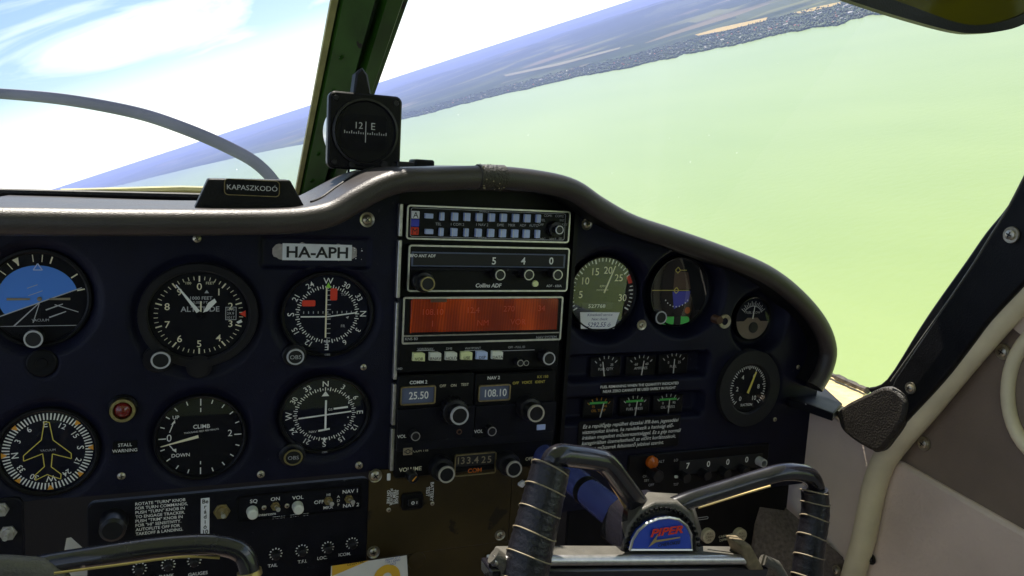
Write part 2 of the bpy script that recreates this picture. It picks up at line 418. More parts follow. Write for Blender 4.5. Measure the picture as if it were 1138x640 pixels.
def well(px, py, a, b, depth, soft):
    c = P(px, py); ra = (P(px + a, py) - P(px - a, py)).length / 2; rb = (P(px, py + b) - P(px, py - b)).length / 2
    WELLS.append(('c', c.x, c.z, ra, rb, depth, soft))
def rwell(x0, y0, x1, y1, depth, soft, r=.004):
    a, b = P(x0, (y0 + y1) / 2), P(x1, (y0 + y1) / 2); t, u = P((x0 + x1) / 2, y0), P((x0 + x1) / 2, y1)
    WELLS.append(('r', (a.x + b.x) / 2, (t.z + u.z) / 2, abs(b.x - a.x) / 2, abs(t.z - u.z) / 2, depth, soft, r))
well(44, 333, 64, 58, .012, .014); well(220, 353, 72, 66, .003, .008); well(364, 351, 56, 53, .006, .012)
well(54, 502, 63, 54, .004, .010); well(223, 486, 56, 52, .004, .010); well(361, 461, 55, 48, .006, .012)
well(676, 330, 45, 49, .018, .012); well(762, 326, 42, 46, .018, .012); well(845, 357, 28.5, 33, .017, .012); well(834, 430, 33, 39, .004, .008)
rwell(632, 394, 787, 421, .016, .006, .006); rwell(626, 440, 781, 466, .016, .006, .006); rwell(290, 264, 411, 298, .004, .003, .003)
well(47, 403, 17, 17, .003, .004)
def depth_at(x, z):
    d = 0
    for w in WELLS:
        if w[0] == 'c':
            e = sqrt(((x - w[1]) / w[3]) ** 2 + ((z - w[2]) / w[4]) ** 2); dist = (e - 1) * (w[3] + w[4]) / 2
        else:
            qx, qz = abs(x - w[1]) - w[3] + w[7], abs(z - w[2]) - w[4] + w[7]
            dist = hypot(max(qx, 0), max(qz, 0)) + min(max(qx, qz), 0) - w[7]
        if dist < w[6] / 2:
            v = w[5] * sstep((w[6] / 2 - dist) / w[6]); d = max(d, v)
    return d
def panel_grid(x0, x1, z0, z1, inside, step=.0016):
    nx, nz = int((x1 - x0) / step), int((z1 - z0) / step); m = MB(); idx = {}
    def vid(i, j):
        if (i, j) not in idx:
            x, z = x0 + (x1 - x0) * i / nx, z0 + (z1 - z0) * j / nz
            idx[i, j] = len(m.v); m.v.append(V((x, depth_at(x, z), z)))
        return idx[i, j]
    for i in range(nx):
        for j in range(nz):
            x, z = x0 + (x1 - x0) * (i + .5) / nx, z0 + (z1 - z0) * (j + .5) / nz
            if inside(x, z): m.f.append([vid(i, j), vid(i + 1, j), vid(i + 1, j + 1), vid(i, j + 1)])
    return m
PANEL = empty('instrument_panel', V((XL, 0, ZB)), 'black and navy moulded instrument panel filling the cockpit below the glareshield', 'instrument panel')
off = PANEL.location.copy()
def below_roll(x, z):
    r = roll_z(x); return r is not None and z < r + .004
XE = P(877, 450).x
panel_grid(P(-110, 300).x, XL, ZB, .02, below_roll).build('panel_face', 'panel', PANEL, off, ang=60)
def right_in(x, z):
    r = roll_z(x)
    return z < r + .004 if r is not None else z < P(895, 432, .02).z
panel_grid(XR, .668, P(700, 560).z, .01, right_in).build('panel_face', 'panel', PANEL, off, ang=60)
class PanelUnit(Unit):                        # parts of the panel itself, panel-parented
    def __init__(s, root, w=0.0):
        s.w = w; s.root = root; s.o = V((root.location.x, -w, root.location.z)); s.sx = s.sy = s.sz = 1.0; s.k = .00078
# the panel's own frame is turned like every other panel thing: rebuild its children under that turn
PANEL.rotation_euler = (pi / 2, 0, 0)
for o in list(PANEL.children):
    for v in o.data.vertices: v.co = V((v.co.x, v.co.z, -v.co.y))
PU = PanelUnit(PANEL)
for x, y, r in ((219, 265, 4.2), (135, 529, 4), (290, 527, 4.2), (404, 408, 3.6), (399, 517, 4.5), (887, 408, 3.4), (861, 466, 3.2)): PU.screw(x, y, r)
for x, y, r, w in ((408, 244, 5, 8.5), (652, 249, 4.5, 7.5), (713, 361, 3.5, 7)): PU.screw(x, y, r, washer=w)
t = Unit('push_switch', 'small brown push knob in a pale washer left of the smallest round gauge', 'switch', 805, 357)
t.build(MB().lathe([(8 * t.k, 0), (7.6 * t.k, .0015), (4 * t.k, .001)], 24), 'washer', 'screw')
t.knob(800, 356, 4.5, .010, 'button', 'brown', None)
# blanked instrument hole and stall lamp
t = Unit('blanking_plug', 'round black blanking plug below the attitude indicator', 'plug', 47, 403, -.002)
t.build(MB().lathe([(15 * t.k, 0), (15 * t.k, .002), (13.5 * t.k, .0028)], 32, cap1=True), 'cap', 'black')
t.build(MB().lathe([(6 * t.k, .0026), (5.6 * t.k, .0036)], 24, cap1=True), 'centre_boss', 'black')
t = Unit('warning_lamp', 'round red stall warning lamp with a brass ring', 'lamp', 137, 453)
t.build(MB().lathe([(15 * t.k, 0), (15 * t.k, .003), (13 * t.k, .0045)], 32, cap1=True), 'base', 'black')
t.build(MB().lathe([(13 * t.k, .004), (12.5 * t.k, .009), (9.5 * t.k, .009), (9 * t.k, .006)], 32), 'ring', 'brass')
t.build(MB().lathe([(9.2 * t.k, .005), (7 * t.k, .009), (3 * t.k, .011)], 28, cap1=True), 'lens', 'lampred')
def placard(name, label, cat, px, py, wpx, hpx, lines, h, w=.0006, base='black', txt='white', shear=0, bold=0, sx=1, lead=None, rot=0, align='c', thick=.0006, group=None):
    t = Unit(name, label, cat, px, py, w, group=group)
    a, b = P(px - wpx / 2, py, w), P(px + wpx / 2, py, w); W = (b - a).length; H = hpx * t.k
    plate = t.build(MB().prism(rr(W, H, min(W, H) * .06), 0, thick, thick * .4), 'plate', base)
    m = MB(); n = len(lines); ld = (lead or h * 1.7) * t.k
    for i, s in enumerate(lines):
        x = 0 if align == 'c' else -W * .46
        m.text(s, x, ld * ((n - 1) / 2 - i), h * t.k, thick + .0002, bold=bold, sx=sx, align=align, shear=shear)
    t.build(m, 'lettering', txt)
    if rot: t.root.rotation_euler = (pi / 2, rot, 0)
    return t
placard('placard', 'tiny white STALL WARNING placard under the red lamp', 'placard', 139, 497, 27, 14, ['STALL', 'WARNING'], 3.6, lead=6.2)
# registration label
t = Unit('registration_label', 'white registration label with bold black letters HA-APH', 'label', 353, 280, -.0035)
a, b = t.q(314, 280), t.q(391, 280); hw = (b[0] - a[0]) / 2; hh = 9 * t.k
t.build(MB().prism([(-hw, -hh * 1.05), (hw, -hh), (hw, hh * .95), (-hw, hh)], 0, .0006), 'label_strip', 'label')
m = MB(); rnd = random.Random(3)
for cx, rx, ry in ((-hw - .0015, .0075, 1.0), (hw, .006, .8), (-hw * .5, .008, 1.14), (hw * .6, .006, 1.1)):
    m.poly([(cx + rx * cos(2 * pi * i / 18) * rnd.uniform(.7, 1.05), hh * ry * sin(2 * pi * i / 18) * rnd.uniform(.85, 1.05)) for i in range(18)], .0002 + rnd.random() * .0001)
t.build(m, 'old_glue', 'glue')
t.build(MB().text('HA-APH', 0, 0, 12.2 * t.k, .0009, bold=.022, sx=1.12), 'lettering', 'ink')
m = MB()
for i in range(10):
    x, y = t.q(rnd.uniform(392, 404), rnd.uniform(268, 292)); m.disc(rnd.uniform(.2, .6) * t.k * 1.3, .0004, 8, (x, y))
t.build(m, 'paint_chips', 'label')

# ------------------------------------------------------------------ round gauges (local radius of the glass = 1)
def gauge(name, label, cat, px, py, a, b, w, rim=1.12, rimm='black', face='dial', lip=.10, glass='plainglass', group=None):
    t = Unit(name, label, cat, px, py, w, a, b, group)
    t.build(MB().lathe([(rim, -.25), (rim, lip * .6), (rim * .985, lip), (1.03, lip * 1.05), (.99, lip * .6), (.985, -.02)], 56), 'bezel', rimm)
    t.build(MB().disc(1.0, 0, 56), 'dial_face', face)
    if glass: t.build(MB().disc(.992, lip * .55, 56), 'cover_glass', glass)
    return t
def pol(r, deg): return (r * sin(radians(deg)), r * cos(radians(deg)))
def needle(t, p, q, w0, w1, z, m, name='needle'):
    return t.build(MB().bar(p, q, w0, w1, z, .008), name, m)
# attitude indicator
t = gauge('attitude_indicator', 'round attitude indicator with a bright blue sky half tilted above black', 'gauge', 43, 331, 56, 50, -.010, rim=1.10)
sl = radians(-21)                              # horizon bar rises to the right
hp = (.02, -.10)
def half(sign):
    pts = []; d = V((cos(-sl), sin(-sl))); n = V((-d.y, d.x)) * sign
    for i in range(49):
        a = 2 * pi * i / 48; p = V((.80 * cos(a), .02 + .70 * sin(a)))
        s = (p - V(hp)).dot(n)
        if s < 0: p = p - n * s
        pts.append((p.x, p.y))
    return pts
t.build(MB().poly(half(1)[:-1], .012), 'sky_half', 'skyblue'); t.build(MB().poly(half(-1)[:-1], .010), 'ground_half', 'dial')
d = V((cos(-sl), sin(-sl))); h0 = V(hp)
m = MB().bar(h0 - d * .98, h0 + d * .92, .022, .022, .016)
for i, s in ((.22, .22), (.38, .16)):
    n = V((-d.y, d.x)); m.bar(h0 + n * i - d * s * .7, h0 + n * i + d * s * .7, .012, .012, .016)
for i in (-.2, -.38):
    n = V((-d.y, d.x)); m.bar(h0 + n * i + d * .05, h0 + n * i + d * .42, .028, .02, .016)
m.bar(h0, h0 + V((-.62, -.62)), .02, .03, .0165); m.bar(h0 + V((.3, -.05)), h0 + V((.78, -.22)), .02, .015, .0165); m.bar(h0, h0 + V((-.14, -.45)), .016, .02, .0165)
t.build(m, 'horizon_line', 'dim')
m = MB()
for ang in (-62, -45, -32, -22, 0, 12, 24, 62, 84, -84):
    big = ang in (-62, 62, 24, 84, -84); m.bar(pol(.80, ang - 6), pol(.96, ang - 6), .03 if big else .018, .03 if big else .018, .02)
m.poly([pol(.97, -31), pol(.97, -23), pol(.80, -27)], .021)
t.build(m, 'bank_marks', 'cream')
m = MB(); m.bar((-.09, .62), (0, .76), .022, .022, .022); m.bar((0, .76), (.09, .62), .022, .022, .022); m.bar((-.09, .62), (.09, .62), .022, .022, .022); t.build(m, 'bank_pointer', 'key')
t.build(MB().bar((-.62, -.02), (-.17, -.02), .05, .04, .03, .02).bar((.22, -.02), (.64, -.02), .04, .05, .03, .02).lathe([(.05, .03), (.03, .05)], 14, (.02, -.02), cap1=True), 'aircraft_symbol', 'lace')
t.build(MB().poly([p for p in circ(1.0, 56) if p[1] < -.62] , .024), 'lower_mask', 'dial')
t.build(MB().bar((-.76, -.62), (.76, -.62), .014, .014, .026).text('VACUUM', .03, -.49, .06, .026), 'mask_edge', 'dim')
t.knob(37, 377, 9.5, .35, 'adjust_knob', 'knob', 'dim')
# altimeter
t = gauge('altimeter', 'large altimeter in a rough black bezel, digits 0 to 9 and a red triangle', 'gauge', 221.5, 350, 56.5, 48.5, .001, rim=1.19, rimm='crackle', lip=.13)
t.build(MB().lathe([(.26, -.2), (.26, .10), (.2, .14)], 20, (0, -1.18), cap1=True).lathe([(.30, -.2), (.30, .09), (.26, .12)], 20, (-.80, -.98), cap1=True), 'mounting_lug', 'crackle')
m = MB().ticks(50, .80, .88, .014, .01).ticks(10, .76, .89, .03, .011)
for i in range(10):
    x, y = pol(.655, i * 36); m.text(str(i), x, y, .16, .012, bold=.004)
m.text('100', -.22, .73, .06, .012).text('FEET', .21, .73, .06, .012)
t.build(m, 'scale', 'cream')
m = MB().text('1000 FEET', .03, .39, .075, .012, bold=.01).text('10,000 FT', .0, .29, .06, .012).text('ALTITUDE', .02, .14, .12, .012, bold=.012)
m.poly([(.10, .50), (.19, .50), (.145, .57)], .012); t.build(m, 'dial_lettering', 'dim')
m = MB()
for k, s in enumerate(('1013', '29.9', '1017')): m.text(s, .62, .12 - .09 * k, .062, .013)
m.frame(.52, -.12, .74, .18, .012, .012, .016); t.build(m, 'setting_window', 'dim')
t.build(MB().poly([(.80, .02), (.93, .10), (.93, -.06)], .016), 'red_bug', 'red')
t.build(MB().poly([(.74, -.17), (.84, -.11), (.86, -.18), (.78, -.21)], .016), 'white_bug', 'white')
needle(t, (-.02, .08), pol(.83, -33), .085, .02, .05, 'white', 'long_hand'); 
t.build(MB().poly([(.07, .06), (.17, .10), (.34, .30), (.30, .38), (.17, .28)][::-1], .04), 'short_hand', 'white')
needle(t, (.03, .08), (.03, .32), .03, .03, .035, 'cream', 'thin_hand')
t.build(MB().lathe([(.07, .04), (.05, .07)], 16, cap1=True), 'hub', 'dial')
t.knob(178.6, 400.6, 9, .42, 'setting_knob', 'knob', 'dim')
# course indicators
def rose(m, labels, rl, h, a0=0, z=.012, w=.018, bold=.004, n=72, t0=.66, t1=.74):
    m.ticks(n, t0, t1 - .03, w, z, a0=radians(a0)).ticks(n // 2, t0 - .02, t1, w * 1.2, z + .001, a0=radians(a0))
    for i, s in enumerate(labels):
        ang = a0 + 360 * i / len(labels); x, y = pol(rl, ang); m.text(s, x, y, h * (1.15 if s in 'NESW' else 1), z, -radians(ang), bold=bold)
    return m
C12 = ['N', '3', '6', 'E', '12', '15', 'S', '21', '24', 'W', '30', '33']
def course(label, px, py, a, b, rot, knob, flags):
    t = gauge('course_indicator', label, 'gauge', px, py, a, b, -.004, rim=1.08, face='dialnavy')
    t.build(rose(MB(), C12[rot:] + C12[:rot], .84, .135), 'compass_card', 'white')
    return t
t = course('course indicator with W on top and two red warning flags', 364, 349, 48, 44, 9, None, True)
t.build(MB().prism(rr(.30, .15, .03, 3, -.44, .28), .02, .035).prism(rr(.16, .30, .03, 3, .13, .50), .02, .035), 'warning_flag', 'red')
t.build(MB().poly([(-.07, .66), (.07, .66), (0, .80)], .03), 'course_arrow', 'lime')
m = MB()
for i in range(-5, 6):
    m.bar((i * .11, .02), (i * .11, .08), .018, .018, .03); m.bar((-.02, i * .12), (.07, i * .12), .018, .018, .03)
m.text('TO', .36, .50, .07, .03).text('FR', .36, -.30, .07, .03).poly([(-.06, -.66), (.06, -.66), (0, -.78)], .03).poly([(.42, -.08), (.5, -.05), (.47, -.12)], .03)
t.build(m, 'deviation_dots', 'dim')
t.build(MB().bar((-.62, -.05), (0, -.055), .03, .03, .05, .01).bar((0, -.055), (.68, .04), .03, .03, .05, .01), 'glideslope_needle', 'white')
t.build(MB().bar((-.045, -.58), (-.045, .68), .035, .035, .065, .01), 'course_needle', 'cream')
t.build(MB().text('OBS', 0, -1.0, .05, .12), 'lettering', 'dim')
o = t.knob(328.5, 396.7, 8.5, .34, 'course_knob', 'knob', 'dim', base=12)
x, y = t.q(328.5, 396.7, .35); t.build(MB().text('OBS', x, y, .10, .36), 'knob_lettering', 'dim', parent=o)
t = course('course indicator with N on top, plain white cross needles and no flags', 361, 460, 47, 40, 0, None, False)
m = MB().poly([(-.09, .50), (.09, .50), (0, .64)], .03).poly([(-.06, -.66), (.06, -.66), (0, -.78)], .03).text('GS', .12, .13, .065, .03).bar((.2, .14), (.54, .17), .05, .05, .03).text('NAV', -.28, -.46, .065, .03).bar((-.15, -.45), (.12, -.41), .05, .05, .03)
for x_, y_ in ((.55, .44), (.56, .28), (.55, -.12), (.48, -.34)): m.disc(.02, .03, 8, (x_, y_))
t.build(m, 'deviation_dots', 'white')
t.build(MB().bar((-.62, -.07), (.62, .05), .036, .036, .05, .01), 'glideslope_needle', 'white')
t.build(MB().bar((.01, -.42), (.01, .40), .045, .045, .065, .01), 'course_needle', 'white')
t.build(MB().text('OBS', 0, -1.02, .05, .12), 'lettering', 'dim')
o = t.knob(326, 508.5, 8.5, .34, 'course_knob', 'knob', 'brass', base=12)
x, y = t.q(326, 508.5, .35); t.build(MB().text('OBS', x, y, .10, .36), 'knob_lettering', 'dim', parent=o)
# directional gyro
t = gauge('heading_indicator', 'heading indicator with a yellow aeroplane outline inside a white tick ring', 'gauge', 53.6, 501.5, 54, 45, -.003, rim=1.10, face='dialnavy')
m = MB().ticks(72, .78, .94, .030, .012)
lab = C12[3:] + C12[:3]
for i, s in enumerate(lab):
    ang = 360 * i / 12 - 4; x, y = pol(.68, ang); m.text(s, x, y, .13 * (1.15 if s in 'NESW' else 1), .012, -radians(ang), bold=.008)
t.build(m, 'compass_card', 'white')
m = MB()
for k in range(8):
    if k == 0: continue
    ang = k * 45 - 2; m.poly([pol(.95, ang - 4), pol(.95, ang + 4), pol(.84, ang + 1), pol(.84, ang - 1)], .018)
t.build(m, 'index_mark', 'orange')
m = MB(); half_ = [(-.06, .74), (-.13, .30), (-.50, -.06), (-.50, -.19), (-.11, -.04), (-.08, -.36), (-.28, -.56), (-.27, -.68), (-.02, -.56)]
full = half_ + [(-.04 - x + .02, y - .02) for x, y in half_[::-1]]
for p, q in zip(full, full[1:] + full[:1]): m.bar(p, q, .020, .020, .03)
t.build(m, 'aircraft_outline', 'yellow'); t.build(MB().text('VACUUM', 0, .04, .055, .03), 'lettering', 'dim')
# climb indicator
t = gauge('climb_indicator', 'vertical speed indicator lettered CLIMB with a pale yellow needle', 'gauge', 223, 485, 48.5, 44, -.002, rim=1.07, lip=.12)
m = MB()
for ang in range(0, 360, 20):
    pass
for ang in (-90, -72, -55, -38, -20, 0, 17, 35, 52, 70, 90, 108, 126, 144, 162, 180, 198, 216, 234, 252):
    L_ = .17 if ang in (-90, 0, 90, 180) else .10; m.bar(pol(.95 - L_, ang), pol(.95, ang), .024, .024, .012)
m.bar((0, .62), (0, .72), .022, .022, .012).bar((0, -.62), (0, -.70), .022, .022, .012)
m.text('0', -.71, .02, .18, .012).text('2', .68, .05, .17, .012).text('UP', -.56, .52, .09, .012, bold=.006).text('DOWN', -.45, -.43, .09, .012, bold=.006)
m.text('CLIMB', .02, .26, .10, .012, bold=.012).text('THOUSAND FEET PER MINUTE', .02, .14, .042, .012, rot=radians(4))
m.bar((-.70, .15), (-.62, .36), .02, .02, .012).poly([(-.67, .34), (-.57, .38), (-.58, .46)], .012)
m.bar((-.70, -.17), (-.60, -.30), .02, .02, .012).poly([(-.65, -.28), (-.55, -.26), (-.55, -.36)], .012)
t.build(m, 'scale', 'white')
needle(t, (-.05, .02), (-.90, -.18), .075, .02, .045, 'cream')
t.build(MB().lathe([(.05, .03), (.04, .05)], 16, cap1=True), 'hub', 'dial')
# tachometer
t = gauge('tachometer', 'tachometer reading to 30 with an hour counter and a small handwritten service sticker', 'gauge', 669, 326, 35.5, 40, -.012, rim=1.05, lip=.10, glass='dialglass')
m = MB(); ms = MB()
for i in range(36):
    ang = -118 + 236 * i / 35; big = i % 5 == 0
    ms.bar(pol(.84 if big else .88, ang), pol(.98, ang), .04 if big else .026, .04 if big else .026, .012)
for v, ang in ((5, -92), (10, -58), (15, -24), (20, 12), (25, 48), (30, 100)):
    x, y = pol(.66, ang); m.text(str(v), x, y, .20, .012, bold=.006)
m.text('RPM', .0, .20, .07, .012).text('HUNDREDS', 0, .10, .05, .012)
t.build(m, 'scale', 'cream'); t.build(ms, 'tick_ring', 'white')
t.build(MB().poly([pol(.86, 58), pol(.98, 58), pol(.98, 72), pol(.86, 72)], .014), 'red_line', 'red')
t.build(MB().rbox(-.60, -.43, .36, -.26, .004, .014, .02, .004), 'counter_window', 'ink')
t.build(MB().text('527768', -.14, -.345, .10, .016, bold=.006, sx=1.3), 'counter_digits', 'white')
needle(t, (.04, .02), pol(.84, 24), .05, .03, .04, 'cream')
st = t.build(MB().poly([(-.68, -.50), (.56, -.52), (.42, -.98), (-.62, -.96)], .075), 'service_sticker', 'label')
t.build(MB().text('Következő service', -.06, -.575, .075, .078, sx=1.0, shear=.2).text('Next check:', -.06, -.695, .075, .078, shear=.2).text('5292,55 ó', -.08, -.85, .13, .078, shear=.3), 'handwriting', 'inkblue', parent=st)
# second gyro on the right
t = gauge('attitude_repeater', 'round gauge with yellow diamond marks between the tachometer and the smallest gauge', 'gauge', 754, 324, 31, 37, -.012, rim=1.05, lip=.10, glass='dialglass', face='dial')
m = MB().bar((-.95, .04), (.35, .04), .022, .022, .02)
for y_ in (.04, .64):
    for p, q in (((-.09, 0), (0, .09)), ((0, .09), (.09, 0)), ((.09, 0), (0, -.09)), ((0, -.09), (-.09, 0))): m.bar((p[0] - .1, p[1] + y_), (q[0] - .1, q[1] + y_), .025, .025, .03)
m.bar((.0, .64), (.22, .64), .02, .02, .02)
t.build(m, 'diamond_mark', 'yellow')
m = MB()
for i in range(9):
    x, y = pol(.50, 128 + 13 * i); m.disc(.022, .02, 8, (x - .05, y + .05))
t.build(m, 'arc_dots', 'white')
t.build(MB().poly([(-.22, 0), (.42, .02), (.38, -.3), (-.12, -.52)], .012), 'blue_reflection', 'blue')  # blue reflection in the cover glass, painted on the dial
t.build(MB().poly([(-.20, .62), (.28, .58), (.42, .08), (-.2, .08)], .012), 'brown_reflection', 'brown')  # brown patch drawn on the face for a reflection in its glass
t.build(MB().disc(.10, .03, 16, (.36, -.56)), 'warning_dot', 'lampor')
t.build(MB().prism(rr(1.0, .24, .11, 5, -.05, -.86), .02, .06, .02), 'slip_tube', 'green'); t.build(MB().rbox(-.12, -.985, .12, -.735, .03, .068, .02, .004), 'slip_ball', 'ink')
t.knob(735, 353, 7, .30, 'adjust_knob', 'knob', 'dim')
# little gauge
t = gauge('fuel_flow_gauge', 'smallest round gauge with a curved scale over a beige lower half', 'gauge', 836, 354, 18.5, 23, -.012, rim=1.06, lip=.12, glass='plainglass', face='dialnavy')
t.build(MB().poly([p for p in circ(.99, 48) if p[1] < -.1] + [(.5, -.12), (.3, .04), (-.3, .04), (-.5, -.12)], .012), 'lower_plate', 'doorgrey')
m = MB()
for i in range(15): m.bar(pol(.62, -56 + 8 * i), pol(.76 if i % 2 else .84, -56 + 8 * i), .03, .03, .012)
for i in range(24): m.bar(pol(.60, -60 + 5 * i), pol(.60, -55 + 5 * i), .03, .03, .012)
m.text('FUEL FLOW', 0, .30, .12, .012); t.build(m, 'scale', 'dim')
t.build(MB().lathe([(.26, .01), (.26, .06), (.16, .08)], 20, (.08, -.42), cap1=True), 'zero_screw', 'ink')
t.build(MB().bar((.0, .0), (.06, .62), .06, .03, .03, .01), 'needle', 'white')
# suction gauge
t = gauge('suction_gauge', 'small suction gauge in a wide rough black bezel at the right end of the panel', 'gauge', 831, 431, 21.5, 27, .002, rim=1.55, rimm='crackle', lip=.16)
m = MB()
for i in range(41): m.bar(pol(.80 if i % 4 else .74, -135 + 270 * i / 40), pol(.90, -135 + 270 * i / 40), .03, .03, .012)
for v, ang in ((0, -140), (2, -92), (4, -35), (6, 28), (8, 85), (10, 140)):
    x, y = pol(.54, ang); m.text(str(v), x, y, .18, .012)
m.text('SUCTION', 0, -.68, .10, .012, bold=.006); t.build(m, 'scale', 'white')
needle(t, (-.02, -.2), pol(.72, 26), .11, .07, .05, 'yellow')
# engine instrument strips
def strip(label, rows, zw=-.013):
    for (cx, cy, lab, cat_m) in rows:
        t = Unit('strip_gauge', lab, 'gauge', cx, cy, zw, group='small edge gauges in two strips')
        hw, hh = 15.5 * t.k * 1.18, 10.5 * t.k
        t.build(MB().rbox(-hw, -hh, hw, hh, 0, .002, .001), 'case', 'black')
        m = MB(); n = 6
        for i in range(n):
            a = radians(-46 + 92 * i / (n - 1)); x, y = sin(a) * hw * .85, cos(a) * hw * .80 - hh * .55
            m.bar((x, y), (x + sin(a) * hw * .18, y + cos(a) * hw * .18), .0007, .0007, .0023)
        t.build(m.text(cat_m[0], 0, -hh * .22, hh * .28, .0023).text(cat_m[1], -hw * .35, hh * .2, hh * .26, .0023).text(cat_m[2], hw * .4, hh * .2, hh * .26, .0023), 'scale', cat_m[4] if len(cat_m) > 4 else 'white')
        t.build(MB().bar((cat_m[3] * hw * .35, -hh * .95), (cat_m[3] * hw, hh * .55), .0011, .0008, .003, .0005), 'needle', 'white')
        if len(cat_m) > 5:
            m = MB().bar((-hw * .62, hh * .58), (hw * .55, hh * .58), hh * .22, hh * .22, .0026); t.build(m, 'green_arc', 'green')
        t.build(MB().poly([(-hw, -hh), (hw, -hh), (hw, hh), (-hw, hh)], .0042), 'cover_glass', 'plainglass')
strip('', [(672, 407, 'upper left edge gauge, FUEL GALS beside the radio stack', ('FUEL QTY', '0', '25', -.25)), (711, 406, 'upper middle edge gauge, the ammeter', ('AMPERES', '-60', '60', .15)), (747, 404, 'upper right edge gauge next to the empty end of its slot', ('FUEL', '0', '25', .02))])
strip('', [(664, 453, 'lower left edge gauge with orange figures', ('OIL TEMP', '75', '245', .30, 'orange', 1)), (704, 451, 'lower middle edge gauge with a green bar, fuel pressure', ('FUEL PRESS', '0', '8', .12, 'white', 1)), (741, 449, 'lower right edge gauge with a green bar, oil pressure', ('OIL PRESS', '0', '90', .05, 'white', 1))])
placard('placard', 'black placard about fuel remaining between the two gauge strips', 'placard', 711, 430, 84, 13, ['FUEL REMAINING WHEN THE QUANTITY INDICATED', 'NEAR ZERO CANNOT BE USED SAFELY IN FLIGHT'], 2.9, lead=5.0, bold=.012)
placard('placard', 'black placard with five lines of slanted white Hungarian text', 'placard', 700, 482, 112, 35,
        ['Ez a repülőgép repülhet éjszakai IFR-ben, jegesedési', 'viszonyokat kivéve, ha rendelkezik a hatósági elő-', 'írásban megadott műszerezettséggel. Ez a gép normál', 'kategóriában üzemeltethető az előírt korlátozások,', 'illetve a műszerek feltüntető jelzései szerint.'], 4.0, lead=6.0, shear=.25, align='l', bold=.006)
# ------------------------------------------------------------------ radio stack
rack = Unit('radio_rack', 'tall black rack holding the stacked radios in the middle of the panel', 'rack', 536, 380)
x0 = XL - rack.o.x; x1 = XR - rack.o.x; yt = rack.q(540, 212)[1]; yb = rack.q(520, 522)[1]
rack.build(MB().box(((x0 + x1) / 2, (yt + yb) / 2, -.012), (x1 - x0, yt - yb, .020)), 'housing', 'black')
m = MB()
for (ya, yb_) in ((226, 262), (266, 330), (335, 420), (425, 470), (474, 520)):
    A0, B0 = rack.q(442, ya), rack.q(442, yb_); m.rbox(x0 - .001, A0[1], x0 + .0022, B0[1], -.003, .006, .0006, .0004)
rack.build(m, 'side_rail', 'steel'); rack.build(MB().box((x1 - .002, (yt + yb) / 2, .001), (.004, yt - yb, .010)), 'side_rail', 'black')
class Radio(Unit):
    def __init__(s, label, c, w, depth=.012, name='radio', r=.0025, face='black'):
        (xa, ya), (xb, yb) = c
        super().__init__(name, label, 'radio', (xa + xb) / 2, (ya + yb) / 2, w)
        ym, xm = (ya + yb) / 2, (xa + xb) / 2
        s.x0, s.x1 = s.q(xa, ym)[0], s.q(xb, ym)[0]; s.y0, s.y1 = s.q(xm, yb)[1], s.q(xm, ya)[1]
        s.build(MB().rbox(s.x0, s.y0, s.x1, s.y1, -depth, 0, r, .001), 'faceplate', face)
    def border(s, t=.0016, m='steel', z=.0012): s.build(MB().frame(s.x0, s.y0, s.x1, s.y1, t, -.001, z, .003), 'trim_frame', m)
    def rect(s, mb, xa, ya, xb, yb, z0, z1, r=.0006, b=.0004):
        ym, xm = (ya + yb) / 2, (xa + xb) / 2
        X0, X1 = s.q(xa, ym)[0], s.q(xb, ym)[0]; Y0, Y1 = s.q(xm, yb)[1], s.q(xm, ya)[1]
        return mb.rbox(X0, Y0, X1, Y1, z0, z1, r, b)
    def fr(s, mb, xa, ya, xb, yb, t, z0, z1):
        ym, xm = (ya + yb) / 2, (xa + xb) / 2
        return mb.frame(s.q(xa, ym)[0], s.q(xm, yb)[1], s.q(xb, ym)[0], s.q(xm, ya)[1], t, z0, z1)
    def txt(s, mb, t, x, y, h, z=.0004, **k): q = s.q(x, y); return mb.text(t, q[0], q[1], h * s.k, z, **k)
# audio panel (measured in the photograph's pixels)
r = Radio('audio selector panel at the top of the stack with two rows of pale blue keys', ((451.5, 231), (633, 268)), .009, name='audio_panel'); r.border(.0014)
r.build(r.fr(MB(), 456, 234, 628, 265, .0004, 0, .0004), 'inner_line', 'dim')
for x, mt, ltr, y in ((461.5, 'label', 'A', 238.5), (461, 'blue', '', 247.5), (460.5, 'red', 'M', 256.5)):
    o = r.build(r.rect(MB(), x - 4.4, y - 4.2, x + 4.4, y + 4.2, 0, .0016), 'marker_light', mt)
    if ltr: r.build(r.txt(MB(), ltr, x, y, 6.2, .0019), 'lettering', 'ink', parent=o)
xs = (490.3, 504.5, 518, 531.5, 545.3, 558.5, 572, 584.7, 597)
for row, dy in ((0, 0), (1, 17.2)):
    for i, x in enumerate(xs):
        slope = (x - 490) * .022
        w_ = 2.4 if i in (0, 8) or (row and i == 2) else 3.4
        o = r.build(r.rect(MB(), x - w_ - row * .9, 240.2 + dy + slope - 4.5, x + w_ - row * .9, 240.2 + dy + slope + 4.5, 0, .004, .0006), 'key', 'key')
        r.build(r.rect(MB(), x - w_ - row * .9 + .6, 240.2 + dy + slope - 4.6, x - w_ - row * .9 + 1.5, 240.2 + dy + slope + 4.6, .0040, .0042), 'key_stripe', 'white', parent=o)
for y in (239.7, 257): r.build(r.rect(MB(), 471.5, y - 2.8, 480.5, y + 2.8, 0, .0035), 'key', 'key')
m = MB()
for s, x in (('TEL', 487), ('1 COM 2', 508), ('1 NAV 2', 535.5), ('DME', 556), ('MKR', 568.5), ('ADF', 581), ('AUTO', 593)): r.txt(m, s, x, 248.8 + (x - 487) * .016, 3.0)
r.txt(m, 'SPEAKER', 538, 235, 2.2); r.txt(m, 'PHONE', 536, 264.2, 2.2)
